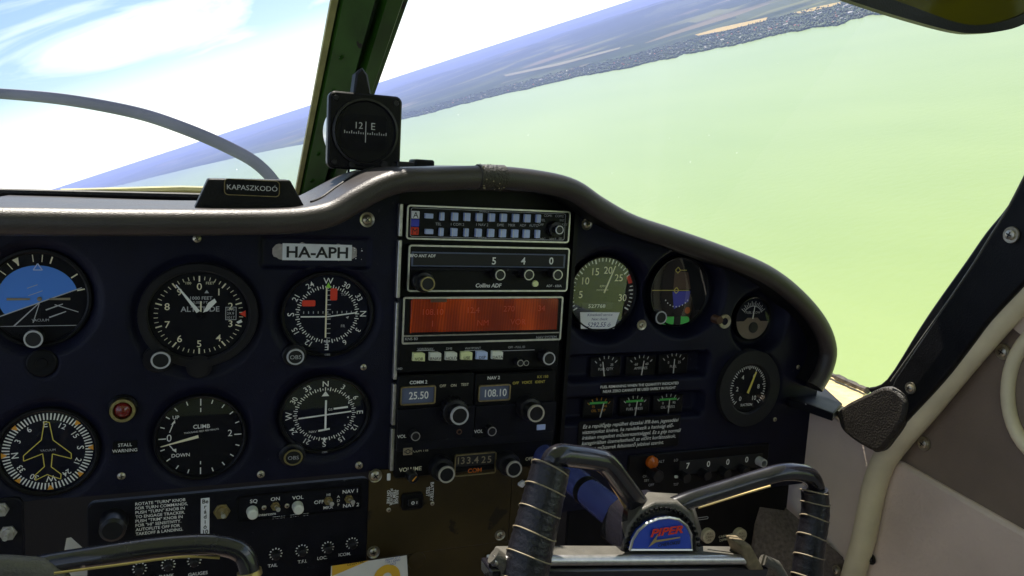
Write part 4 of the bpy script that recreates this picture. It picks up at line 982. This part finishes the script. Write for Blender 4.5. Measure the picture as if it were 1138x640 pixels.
for x, y in ((-.82, .82), (.82, .82), (-.82, -.82), (.82, -.82)): t.build(MB().lathe([(.0026, .004), (.0022, .0052)], 14, (x * hw, y * hh), cap1=True), 'screw', 'knob')
t.build(MB().lathe([(.0032, .004), (.003, .006)], 14, (-.35 * hw, -.86 * hh), cap1=True).lathe([(.0032, .004), (.003, .006)], 14, (.55 * hw, -.82 * hh), cap1=True), 'adjust_screw', 'knob')
a_ = t.q(390, 110, -.02); b_ = t.q(411, 108, -.02); c_ = t.q(403, 40, -.02); 
t.build(MB().prism([t.q(390, 112, -.02), t.q(412, 112, -.02), t.q(407, 84, -.02), t.q(401, 76, -.02), t.q(394, 82, -.02)], -.03, -.012, .002), 'bracket', 'trimblack')
MB().tube([P(376, 170, -.06), P(388, 185, -.07), P(386, 200, -.08)], .0012, 6).build('lamp_wire', 'trimblack', None, P(388, 185, -.07)); w_ = bpy.data.objects['lamp_wire']; tag(w_, 'thin black wire hanging under the compass beside the post', 'wire')
# ------------------------------------------------------------------ sun visor top right
vy = -.14
def PV(x, y, d=0): return P(x, y, .21 + d)
vi = empty('sun_visor', PV(1060, 0), 'olive tinted sun visor with a black rim hanging in at top right', 'sun visor'); ov = vi.location.copy()
outer = [(943, 0), (990, 15.5), (1040, 30), (1067, 36), (1085, 37), (1113, 34.5), (1140, 26), (1190, -2), (1230, -60), (1230, -160), (900, -160), (890, -60), (912, -16)]
inner = [(958, -6), (996, 1), (1040, 17), (1062, 24.5), (1085, 28), (1113, 24), (1140, 14), (1180, -10), (1218, -60), (1218, -150), (912, -150), (904, -60), (924, -22)]
op_ = spline([PV(*p) for p in outer + outer[:1]], 4)[:-1]; ip_ = spline([PV(*p) for p in inner + inner[:1]], 4)[:-1]
dv = V((0, .006, 0)); MB().layers([op_, [p + dv for p in op_], [p + dv for p in ip_], ip_, op_], False, False).build('visor_rim', 'trimblack', vi, ov)
MB().extrude([p + V((0, .002, 0)) for p in ip_], (0, .003, 0)).build('visor_pane', 'visor', vi, ov)
# ------------------------------------------------------------------ right hand side of the cabin
XW = .665
def wall_prism(pts, X, depth): return MB().extrude([PX(x, y, X) for x, y in pts], (depth, 0, 0))
def smooth_px(pts, n=4): return [(p.x, p.y) for p in spline([V((x, y, 0)) for x, y in pts], n)]
def wall_screw(px, py, X, r, parent, off, m='screw'):
    p = PX(px, py, X); s = MB().lathe([(r * 1.7, 0), (r * 1.6, .0012), (r * 1.0, .0010), (r * .95, .0024), (r * .4, .0034)], 20, cap1=True)
    s.v = [V((-v.z, v.x, v.y)) + p for v in s.v]; o = s.build('screw', m, parent, off)
    c = MB()
    for a in (.4, .4 + pi / 2): c.bar((-cos(a) * r * .6, -sin(a) * r * .6), (cos(a) * r * .6, sin(a) * r * .6), r * .25, r * .25, .0036)
    c.v = [V((-v.z, v.x, v.y)) + p for v in c.v]; c.build('cross_slot', 'ink', o, off)
pil = empty('door_post_trim', PX(1010, 440, XW - .03), 'black door post trim slanting up at right with a textured grey foot', 'post trim'); opl = pil.location.copy()
inner_edge = [(994, 421), (1045, 345), (1078, 296), (1099, 262), (1122, 225), (1150, 170), (1200, 70), (1260, -60)]
outer_edge = [(1330, 60), (1200, 245), (1138, 314), (1099, 356), (1076, 386), (1046, 424), (1004, 470), (976, 502), (966, 496)]
wall_prism(smooth_px(inner_edge) + smooth_px(outer_edge), XW - .030, .028).build('post_cover', 'trimblack', pil, opl, bevel=.003)
lip = smooth_px([(963, 431), (985, 421), (1020, 366), (1040, 336), (1072, 291), (1095, 258), (1117, 231), (1138, 197), (1170, 130), (1240, -60)])
wall_prism(lip + [(1300, -60), (1220, 120), (1138, 280), (1060, 400), (990, 470)], XW - .018, .06).build('window_gasket', 'trimblack', pil, opl, bevel=.002)
MB().tube([PX(x, y, XW - .0335) for x, y in smooth_px([(990, 424), (1045, 347), (1078, 299), (1099, 265), (1122, 228), (1150, 173)])], .0009, 6).build('edge_highlight_bead', 'yokegrey', pil, opl)
foot = smooth_px([(931, 466), (929, 459), (940, 449), (962, 438), (980, 430), (994, 432), (1006, 446), (1002, 468), (989, 488), (975, 502), (955, 494), (936, 479), (931, 466)])[:-1]
wall_prism(foot, XW - .034, .03).build('post_foot', 'trimgrey', pil, opl, bevel=.007)
wall_screw(1124, 261, XW - .031, .0042, pil, opl); wall_screw(1012, 431, XW - .031, .0034, pil, opl)
kick = empty('kick_panel', PX(920, 550, XW), 'pale beige padded kick panel between the instrument panel and the door', 'trim panel'); okk = kick.location.copy()
wall_prism(smooth_px([(874, 443), (905, 450), (935, 470), (968, 497), (982, 500), (976, 530), (968, 565), (960, 600), (950, 627), (944, 629)], 3) + [(925, 612), (902, 590), (870, 566), (858, 560)], XW - .004, .02).build('padded_panel', 'upholst', kick, okk, bevel=.004)
wall_screw(968, 621, XW - .008, .0035, kick, okk, 'knob'); wall_screw(930, 634, XW - .012, .0035, kick, okk)
ZL = PX(905, 441, XW - .006).z
def PZ(x, y, dz=0): return PP(x, y, V((0, 0, ZL + dz)), V((0, 0, 1)))
lg = empty('side_ledge', PZ(905, 440), 'dark blue ledge with chipped edge and tan sill beside the right end of the panel', 'ledge'); olg = lg.location.copy()
MB().extrude([PZ(x, y) for x, y in ((872, 430), (914, 428), (936, 448), (926, 459), (900, 450), (876, 443))], (0, 0, -.009)).build('ledge_top', 'subpanel', lg, olg, bevel=.001)
MB().extrude([PZ(x, y, -.003) for x, y in ((910, 428), (921, 414), (965, 433), (952, 448), (936, 460), (920, 448))], (0, 0, -.006)).build('sill', 'sill', lg, olg)
rnd = random.Random(2); pth = [PZ(lineat((0, 918), (1, 964), k) if False else 918 + 46 * k, 414 + 20 * k, .003) for k in [i / 14 for i in range(15)]]
MB().tube(pth, [.004 * rnd.uniform(.6, 1.25) for _ in pth], 9).build('sealant_bead', 'seal', lg, olg)
m = MB()
for i in range(16):
    k = rnd.random(); p = PZ(884 + 42 * k, 445.5 + 12.5 * k, -.0005 - .003 * rnd.random()); m.box(p + V((-.001, -.001, 0)), (.003 * rnd.random(), .002, .0025 * rnd.random()))
m.build('chipped_paint', 'dim', lg, olg)
pp = smooth_px([(940, 668), (950, 633), (959, 602), (966, 568), (972, 540), (982, 513), (1000, 488), (1030, 453), (1057, 420), (1080, 392), (1110, 357), (1138, 325), (1180, 272), (1260, 150)], 5)
pk = (PX(1030, 460, XW) - PX(1030, 470, XW)).length / 10
pts_ = [PX(x, y, XW - .014) for x, y in pp]
o = MB().tube(pts_, .0118, 16).build('door_seal_piping', 'piping', None, pts_[20].copy()); tag(o, 'thick cream piping running up the front edge of the cabin door', 'piping')
dr = empty('cabin_door', PX(1070, 560, XW), 'right cabin door lined in beige vinyl below and taupe above', 'door'); od = dr.location.copy()
wall_prism([(972, 540), (984, 520), (997, 512), (1060, 548), (1138, 592), (1400, 745), (1400, 900), (900, 900), (945, 640), (958, 590)], XW - .006, .02).build('lower_panel', 'doorbeige', dr, od, bevel=.004)
wall_prism([(990, 508), (1010, 485), (1050, 436), (1100, 376), (1150, 316), (1330, 90), (1420, 90), (1420, 760), (1138, 594), (1060, 550)], XW, .02).build('upper_panel', 'doorgrey', dr, od)
wall_prism([(1122, 362), (1150, 327), (1200, 270), (1260, 330), (1200, 420), (1142, 378)], XW - .003, .01).build('beige_insert', 'upholst', dr, od)
ring = [PX(1178 + 58 * cos(a), 437 + 78 * sin(a), XW - .006) for a in [2 * pi * i / 40 for i in range(41)]]
MB().tube(ring, .0058, 12).build('armrest_ring', 'piping', dr, od)
MB().poly([p + V((.002, 0, 0)) for p in ring[:-1]]).build('armrest_recess', 'doorgrey', dr, od)
wall_screw(1115, 391, XW - .001, .0042, dr, od); wall_screw(1027, 493, XW - .001, .0042, dr, od)
cpt = empty('side_carpet', P(890, 610, 0), 'brown carpet in the footwell under the kick panel', 'carpet'); occ = cpt.location.copy()
MB().extrude([P(838, 556, -.01), P(866, 558, -.012), PX(945, 626, XW - .002), PX(945, 680, XW - .002), P(840, 690, .02)], (0, .02, -.0)).build('carpet_pile', 'carpet', cpt, occ)
# ------------------------------------------------------------------ yokes
def build_yoke(label, W):
    root = empty('control_yoke', P(735, 590, W), label, 'control yoke'); o = root.location.copy()
    k = (P(735, 580, W) - P(735, 590, W)).length / 10
    def q(x, y, d=0): return P(x, y, W + d)
    hubp = [(690, 618), (694, 600), (702, 582), (716, 570), (730, 564), (745, 562.5), (760, 567), (770, 577), (775, 592), (776, 618)]
    MB().extrude([q(x, y) for x, y in hubp], (0, .035, 0)).build('hub_housing', 'yoke', root, o, bevel=.002)
    m = MB()
    for i in range(22):                       # knurled rim round the emblem
        a = radians(8 + 164 * i / 21); m.box(q(737 - 40 * cos(a), 612 - 47 * sin(a), .001), (.0022, .002, .0022))
    m.build('knurled_rim', 'trimblack', root, o)
    MB().layers([[P(x, y, W - .03) for x, y in ((672, 600), (680, 573), (697, 554), (720, 546), (753, 548), (772, 562), (780, 590), (776, 612), (690, 614))],
                 [P(x, y, W + .0) for x, y in ((690, 618), (698, 585), (712, 566), (728, 558), (752, 558), (768, 570), (776, 592), (776, 616), (700, 618))]]).build('hub_casting', 'yokegrey', root, o, bevel=.002)
    em = [(700, 611), (703, 600), (709, 590), (719, 581.5), (731, 576.5), (743, 575), (754, 577), (763, 584), (768, 594), (769, 611)]
    eb = MB().extrude([q(x, y, .0035) for x, y in em], (0, .004, 0)).build('emblem', 'emblue', root, o, bevel=.0006)
    MB().tube([q(x, y, .0035) for x, y in em + em[:1]], .0011, 8).build('emblem_rim', 'silver', eb, o)
    def place(m_):                             # lettering drawn in x, y, z of the emblem plane
        c = q(736, 596, .004); m_.v = [V((c.x + v.x, c.y - v.z, c.z + v.y)) for v in m_.v]; return m_
    place(MB().text('PIPER', .003, .0042, 8.2 * k, .0008, bold=.035, sx=1.45, shear=.2)).build('red_lettering', 'red', eb, o)
    place(MB().poly([(-.0125, -.0068), (-.0045, .0035), (-.0058, -.0018), (.0155, -.0018), (.0155, -.0028), (-.0060, -.0036)], .001)).build('arrow', 'gold', eb, o)
    place(MB().text('CHEROKEE', .006, -.0062, 3.6 * k, .0008, bold=.02, sx=1.1, shear=.2)).build('black_lettering', 'ink', eb, o)
    def arm(px, rad, name='arm'):
        pth = spline([q(x, y, d) for x, y, d in px], 6); MB().tube(pth, rad, 18).build(name, 'yoke', root, o)
    arm([(612, 526, 0), (614, 512, 0), (622, 506, 0), (638, 507, -.002), (660, 510, -.004), (674, 515, -.006), (690, 535, -.010), (706, 556, -.014), (718, 572, -.016)], 11.2 * k)
    arm([(740, 566, -.012), (765, 556, -.010), (800, 545, -.008), (840, 532.5, -.004), (868, 525, 0), (888, 525, .001), (901, 530, .002), (907, 543, .002), (907, 556, .002)], 9.8 * k)
    MB().tube(spline([q(650, 519, -.012), q(664, 522, -.012), (q(674, 531, -.014)), q(688, 552, -.018), q(696, 566, -.02)], 5), .0012, 8).build('arm_flange_glint', 'gold', root, o)  # gold tube drawn for the reflection along the arm's lower flange
    MB().tube(spline([q(776, 564, -.016), q(815, 552, -.012), q(856, 540, -.006)], 5), .0010, 8).build('arm_flange_glint', 'gold', root, o)
    def grip(ax, r0, r1, turns, n0=44):
        pth = spline([q(*a) for a in ax], 14); n = len(pth)
        rad = [(r0 + (r1 - r0) * i / (n - 1)) * k * (1 + .012 * sin(i * 1.9)) for i in range(n)]; rad[0] *= .86
        g = MB().tube(pth, rad, 22).build('grip', 'leather', root, o)
        hx = []
        for i in range(turns * 20):
            s = i / (turns * 20) * (n - 1.001); j = int(s); p = pth[j].lerp(pth[j + 1], s - j); t_ = (pth[j + 1] - pth[j]).normalized()
            u = t_.cross(V((0, 1, 0))).normalized(); v_ = t_.cross(u); a = 2 * pi * i / 20
            rr_ = rad[j] * 1.02; hx.append(p + (u * cos(a) + v_ * sin(a)) * rr_ + t_ * (.0055 * cos(a)))
        MB().tube(hx, .00055, 6).build('lacing', 'lace', g, o)
        MB().tube([hx[0] * 0 + pth[0] + (u * 0) for _ in range(1)] + [pth[1]], [rad[0] * 1.08, rad[0] * 1.08], 20).build('grip_collar', 'leather', g, o)
    grip([(613, 516, 0), (605, 548, .004), (596, 585, .008), (587, 622, .012), (580, 660, .016)], 18.5, 23, 6)
    grip([(905, 543, .002), (906, 570, .004), (900, 610, .007), (896, 650, .010)], 14.5, 17.5, 6)
    top = [q(x, y, .004) for x, y in ((560, 619), (845, 619), (858, 634), (552, 634))]
    fr = [(560, 618), (640, 617), (690, 617), (776, 616.5), (832, 617), (850, 634), (552, 635)]
    MB().extrude([q(x, y, .006) for x, y in fr], (0, .017, 0)).build('cross_bar', 'yokegrey', root, o, bevel=.0015)
    MB().tube([q(548, 623, .0085), q(838, 621.5, .0085)], 5.2 * k, 14).build('front_tube', 'steel', root, o)
    MB().extrude([q(x, y, .012) for x, y in ((545, 633), (855, 631), (852, 648), (545, 650))], (0, .02, 0)).build('lower_bar', 'yoke', root, o, bevel=.002)
    MB().extrude([q(x, y, .013) for x, y in ((823, 606), (835, 606), (850, 634), (833, 634))], (0, .02, 0)).build('clamp_strap', 'strap', root, o, bevel=.0015)
    MB().tube([q(548, 617, .006), q(560, 626, .008), q(560, 650, .008)], 8 * k, 12).build('bar_end', 'yokegrey', root, o)
    MB().tube([q(848, 622, .01), q(862, 628, .01), q(872, 645, .01)], 6 * k, 12).build('bar_end', 'yokegrey', root, o)
    c0 = P(707, 590, W - .02); sh = MB().tube([c0, V((c0.x, -W * .5, c0.z)), V((c0.x, .05, c0.z))], [.0125, .0125, .0115], 22).build('column_shaft', 'chrome_sky', root, o)
    MB().tube([V((c0.x, -W * .52, c0.z)), V((c0.x, -W * .48, c0.z))], .0129, 22).build('shaft_ring', 'knob', sh, o)
    return root
build_yoke('control yoke on the right with laced black leather grips and blue half round emblem', .20)
W = .25
py_ = empty('control_yoke', P(40, 640, W), 'pilot control yoke cut off at the bottom left with a bare glossy arm', 'control yoke'); o = py_.location.copy()
def q(x, y, d=0): return P(x, y, W + d)
k = (P(100, 610, W) - P(100, 620, W)).length / 10
MB().tube(spline([q(10, 640, -.004), q(50, 628, -.004), q(110, 618, 0), (q(170, 609, 0)), q(220, 605, 0), q(250, 607, .001), q(268, 614, .002), q(276, 628, .003), q(278, 650, .004), q(277, 690, .004)], 6), 11.5 * k, 20).build('arm', 'yoke', py_, o)
MB().tube([q(277, 634, .003), q(278, 640, .0035)], 13.5 * k, 22).build('grip_ring', 'gold', py_, o)
MB().tube([q(278, 642, .0035), q(277, 700, .004)], [13 * k, 15 * k], 22).build('grip', 'leather', py_, o)
MB().tube(spline([q(-60, 660, .0), q(-20, 634, .0), q(20, 632, .0), q(58, 640, .0), q(80, 680, 0)], 5), [13 * k] * 20 + [12 * k], 16).build('hub_casting', 'yokegrey', py_, o)
MB().tube(spline([q(60, 637, .010), q(130, 628, .008), q(200, 619, .006), q(244, 620, .004)], 5), .0007, 6).build('arm_flange_glint', 'gold', py_, o)  # reflecting edge under the pilot's arm, put in as a gold line
# ------------------------------------------------------------------ propeller outside the windshield
PWW = -1.75
hub = V((.24, 1.75, -.34))
bl = spline([hub + V((.02, 0, .06)), P(322, 262, PWW), P(312, 215, PWW), P(288, 184, PWW), P(250, 162, PWW), P(200, 141, PWW), P(150, 125, PWW), P(75, 111, PWW), P(0, 104, PWW), P(-60, 102, PWW), P(-100, 102, PWW)], 6)
pr = empty('propeller', hub, 'grey propeller blade curving up across the sky beyond the left windshield', 'propeller'); opr = hub.copy()
n = len(bl); kk = (P(150, 120, PWW) - P(150, 130, PWW)).length / 10
MB().tube(bl, [kk * (3.2 + 4.2 * sin(pi * min(1, .18 + .8 * i / n))) * (1 if i < n - 3 else .8) for i in range(n)], 16, flat=.22).build('blade', 'prop', pr, opr)
bl2 = [hub * 2 - p for p in bl]; MB().tube(bl2, [kk * 8] * n, 12, flat=.22).build('blade', 'prop', pr, opr)
s = MB().lathe([(.13, -.04), (.13, .04), (.11, .14), (.06, .22), (.01, .26)], 28, cap0=True, cap1=True); s.v = [V((v.x, v.z, v.y)) + hub for v in s.v]; s.build('spinner', 'propspin', pr, opr)
# ------------------------------------------------------------------ cabin shell round the camera
def shell(name, c, d, m='shell'):
    o = MB().box(c, d).build(name, m, None, V(c)); o['kind'] = 'structure'; return o
shell('cabin_ceiling', (.13, -1.45, .56), (1.30, 2.0, .04)); o = MB().extrude([V((-.52, -.012, .275)), V((-.52, -.47, .54)), V((-.52, -.47, .58)), V((-.52, .0, .315))], (1.30, 0, 0)).build('cabin_ceiling', 'shell', None, V((.13, -.2, .4))); o['kind'] = 'structure'; shell('cabin_rear_wall', (.13, -2.4, -.1), (1.30, .04, 1.4), 'seat'); shell('cabin_floor', (.13, -.95, -.95), (1.30, 2.9, .04), 'carpet')
shell('cabin_firewall', (.13, .52, -.55), (1.30, .04, .84), 'shelldark')
for x in (-.46, .745):
    shell('cabin_side_wall', (x, -1.0, -.60), (.03, 3.0, .70))
    shell('cabin_side_wall', (x, -1.3, .50), (.03, 2.1, .12)); shell('cabin_side_wall', (x, -2.2, .15), (.03, .35, .80))
# ------------------------------------------------------------------ the lake, the far shore and the air (world frame)
EYEW = A @ EYE; ALT = 500.0
def G(px, py, h=0):
    r = A3 @ ray(px, py); return EYEW + r * ((-ALT + h - EYEW.z) / r.z)
def keep(o): OUTSIDE.add(o.name); return o
def water_mat():
    m, nt, b = new_mat('lake_water'); N = nt.nodes; L = nt.links
    tc = N.new('ShaderNodeTexCoord'); n = N.new('ShaderNodeTexNoise'); n.inputs['Scale'].default_value = .0009; n.inputs['Detail'].default_value = 9; n.inputs['Roughness'].default_value = .65
    mpw = N.new('ShaderNodeMapping'); mpw.inputs['Scale'].default_value = (1, .25, 1); mpw.inputs['Rotation'].default_value = (0, 0, radians(55)); L.new(tc.outputs['Object'], mpw.inputs['Vector']); L.new(mpw.outputs['Vector'], n.inputs['Vector'])
    r = N.new('ShaderNodeValToRGB'); r.color_ramp.elements[0].position = .35; r.color_ramp.elements[1].position = .65
    r.color_ramp.elements[0].color = (.205, .285, .062, 1); r.color_ramp.elements[1].color = (.255, .335, .085, 1)
    L.new(n.outputs['Fac'], r.inputs['Fac']); L.new(r.outputs['Color'], b.inputs['Base Color'])
    b.inputs['Roughness'].default_value = .30; b.inputs['Specular IOR Level'].default_value = .6
    n2 = N.new('ShaderNodeTexNoise'); n2.inputs['Scale'].default_value = .05; n2.inputs['Detail'].default_value = 4
    L.new(tc.outputs['Object'], n2.inputs['Vector']); bp = N.new('ShaderNodeBump'); bp.inputs['Strength'].default_value = .35; bp.inputs['Distance'].default_value = 2
    L.new(n2.outputs['Fac'], bp.inputs['Height']); L.new(bp.outputs['Normal'], b.inputs['Normal'])
    return m
def land_mat():
    m, nt, b = new_mat('land_cover'); N = nt.nodes; L = nt.links
    tc = N.new('ShaderNodeTexCoord'); v = N.new('ShaderNodeTexVoronoi'); v.inputs['Scale'].default_value = .0011; v.inputs['Randomness'].default_value = 1
    n0 = N.new('ShaderNodeTexNoise'); n0.inputs['Scale'].default_value = .0006; n0.inputs['Detail'].default_value = 8
    L.new(tc.outputs['Object'], n0.inputs['Vector']); L.new(tc.outputs['Object'], v.inputs['Vector'])
    r = N.new('ShaderNodeValToRGB'); e = r.color_ramp.elements; r.color_ramp.interpolation = 'CONSTANT'
    e[0].position = 0; e[0].color = (.035, .055, .022, 1); e[1].position = .42; e[1].color = (.07, .09, .035, 1)
    for p, c in ((.60, (.13, .14, .05)), (.74, (.15, .13, .07)), (.82, (.05, .075, .03)), (.93, (.19, .17, .10))):
        x = e.new(p); x.color = (*c, 1)
    L.new(v.outputs['Color'], r.inputs['Fac'])
    r2 = N.new('ShaderNodeValToRGB'); r2.color_ramp.elements[0].position = .46; r2.color_ramp.elements[1].position = .56
    L.new(n0.outputs['Fac'], r2.inputs['Fac'])
    mx = N.new('ShaderNodeMixRGB'); mx.inputs['Color1'].default_value = (.032, .050, .020, 1)
    L.new(r2.outputs['Color'], mx.inputs['Fac']); L.new(r.outputs['Color'], mx.inputs['Color2'])
    L.new(mx.outputs['Color'], b.inputs['Base Color']); b.inputs['Roughness'].default_value = .95; b.inputs['Specular IOR Level'].default_value = .1
    return m
M['water'] = water_mat(); M['land'] = land_mat()
M['fieldm'] = mat('stubble_field', (.34, .24, .05), .9, var=.2, vscale=.02)
M['fieldd'] = mat('dry_grass_field', (.15, .14, .06), .9, var=.3, vscale=.01); M['housew'] = mat('pale_house', (.40, .38, .34), .8); M['houser'] = mat('tiled_house', (.45, .17, .09), .8)
M['wood'] = mat('woodland_leaves', (.085, .115, .052), .9, var=.4, vscale=.01)
o = keep(MB().poly([(230000 * cos(2 * pi * i / 96), 230000 * sin(2 * pi * i / 96), -ALT) for i in range(96)]).build('lake_water', 'water', smooth=False)); o['kind'] = 'structure'
SHORE = [(-420, 374), (-300, 334), (0, 235), (60, 218.5), (138, 204.8), (215, 186), (277, 172), (335, 160.6), (447, 132.5), (467, 128.6), (530, 112), (590, 98), (649, 84.7), (700, 75), (760, 62), (800, 53), (847, 42.5), (900, 33), (990, 15.5), (1150, -18), (1500, -90), (1800, -150)]
def shore_y(x):
    for a, b in zip(SHORE, SHORE[1:]):
        if a[0] <= x <= b[0]: return a[1] + (b[1] - a[1]) * (x - a[0]) / (b[0] - a[0])
NC, NR = 900, 80; cols = []
for i in range(NC):
    x = -420 + 2220 * i / (NC - 1); g = G(x, shore_y(x)); d = V((g.x - EYEW.x, g.y - EYEW.y)); cols.append((d.normalized(), min(d.length, 70000)))
def shore_n(x): return 190 * noise.fractal(V((x * .035, 2.2, 0)), .8, 2.2, 4) * (1 if x > 300 else .4)
def land_h(p, inland):
    k = sstep((inland - 2500) / 14000)
    return 3 + 6 * sstep(inland / 500) + k * max(0, 60 + 230 * noise.fractal(V((p.x / 14000, p.y / 14000, 1.3)), .9, 2.1, 5) + 60 * noise.noise(V((p.x / 2500, p.y / 2500, 4))))
m = MB()
for i, (d, r0) in enumerate(cols):
    r0 += shore_n(-420 + 2220 * i / (NC - 1))
    for j in range(NR):
        t = j / (NR - 1); r = r0 * (215000 / r0) ** (t ** 1.25); p = V((EYEW.x + d.x * r, EYEW.y + d.y * r, 0))
        m.v.append(V((p.x, p.y, -ALT + (-1 if j == 0 else land_h(p, r - r0)))))
for i in range(NC - 1):
    for j in range(NR - 1): m.f.append([i * NR + j, (i + 1) * NR + j, (i + 1) * NR + j + 1, i * NR + j + 1])
o = keep(m.build('land', 'land', ang=180)); o['kind'] = 'structure'
# bright stubble fields behind the town
for i, pts in enumerate(([(772, 38.5), (800, 30.5), (853, 19), (851, 23), (806, 34), (776, 39.6)], [(882, 14), (905, 8), (936, 1.5), (934, 4.5), (906, 11.5), (886, 15.5)], [(560, 83), (620, 70), (690, 52), (688, 54.5), (622, 72.5), (562, 85)])):
    g = [G(x, y, 13.5) for x, y in pts]; o = keep(MB().poly(g).build('stubble_field', 'fieldd' if i == 2 else 'fieldm', None, g[0].copy(), smooth=False)); o['kind'] = 'structure'
# houses of the lakeside towns, each its own small building; trees between them
rnd = random.Random(21)
def house_mesh(w, l, h, roof):
    mb = MB().box((0, 0, h / 2), (w, l, h)); mb.layers([[(-w * .55, -l * .54, h), (w * .55, -l * .54, h), (w * .55, l * .54, h), (-w * .55, l * .54, h)], [(0, -l * .54, h + w * .38), (0, -l * .54, h + w * .38), (0, l * .54, h + w * .38), (0, l * .54, h + w * .38)]])
    return mb
PROT = {}
def at_shore(x, inland):
    y = shore_y(x); g = G(x, y); d = V((g.x - EYEW.x, g.y - EYEW.y)); r = d.length + inland + shore_n(x); d.normalize(); return V((EYEW.x + d.x * r, EYEW.y + d.y * r, 0))
for i in range(230):
    x = rnd.choice((rnd.uniform(460, 640), rnd.uniform(600, 960), rnd.uniform(680, 960), rnd.uniform(760, 1000))); inl = rnd.uniform(120, 900 if x < 640 else 1150) * (1.4 if x < 600 else 1)
    kind = rnd.choices(('w', 'W', 'r'), (5, .8, 3))[0]; p = at_shore(x, inl); p.z = -ALT + 5 + 4 * sstep(inl / 500)
    if kind not in PROT:
        mb = house_mesh(*{'w': (12, 16, 6, 0), 'W': (20, 42, 12, 0), 'r': (13, 18, 6, 0)}[kind]); ob_ = mb.build('lakeside_house', 'houser' if kind == 'r' else 'housew', smooth=False); PROT[kind] = ob_
    else: ob_ = PROT[kind].copy(); col.objects.link(ob_)
    ob_.location = p; ob_.rotation_euler = (0, 0, rnd.uniform(0, pi)); s_ = rnd.uniform(.55, .95); ob_.scale = (s_, s_, s_)
    tag(ob_, {'w': 'small pale house among trees on the far shore of the lake', 'W': 'long white building among trees on the far shore of the lake', 'r': 'small house of reddish tiles among trees on the far shore of the lake'}[kind], 'house', {'w': 'pale houses on the far shore', 'W': 'long white buildings on the far shore', 'r': 'reddish houses on the far shore'}[kind]); keep(ob_)
m = MB()
for i in range(6500):
    x = rnd.uniform(380, 1120); inl = 15 + 1500 * rnd.random() ** 1.4; p = at_shore(x, inl); z = -ALT + 3 + 6 * sstep(inl / 500) - 2; h = rnd.uniform(9, 22); r = rnd.uniform(6, 13)
    b0 = len(m.v)
    for k_ in range(5):
        a = 2 * pi * k_ / 5 + i; m.v.append(V((p.x + r * cos(a) * rnd.uniform(.7, 1.2), p.y + r * sin(a) * rnd.uniform(.7, 1.2), z + h * .35)))
    m.v.append(V((p.x, p.y, z + h))); m.v.append(V((p.x, p.y, z)))
    for k_ in range(5): m.f += [[b0 + k_, b0 + (k_ + 1) % 5, b0 + 5], [b0 + (k_ + 1) % 5, b0 + k_, b0 + 6]]
o = keep(m.build('shore_woodland', 'wood', ang=180)); tag(o, 'dark belt of trees along the far shore of the lake', 'woodland', kind='stuff')
# the air
hz = keep(MB().box((0, 0, (-ALT - 1 + 6) / 2), (480000, 480000, ALT + 7)).build('haze', 'black', smooth=False)); hz['kind'] = 'stuff'; hz['label'] = 'blue summer haze over the lake and the far hills'; hz['category'] = 'haze'
hm = bpy.data.materials.new('haze'); hm.use_nodes = True; nt = hm.node_tree; nt.nodes.remove(nt.nodes['Principled BSDF'])
pv = nt.nodes.new('ShaderNodeVolumePrincipled'); pv.inputs['Color'].default_value = (.43, .52, 1.0, 1); pv.inputs['Density'].default_value = HAZE; pv.inputs['Anisotropy'].default_value = .2
nt.links.new(pv.outputs['Volume'], nt.nodes['Material Output'].inputs['Volume']); hz.data.materials.clear(); hz.data.materials.append(hm)
# ------------------------------------------------------------------ put the cockpit into the banked attitude
bpy.context.view_layer.update()
for o in list(sc.objects):
    if o.parent is None and o.name not in OUTSIDE and o.type in ('MESH', 'EMPTY'):
        o.matrix_world = A @ o.matrix_basis
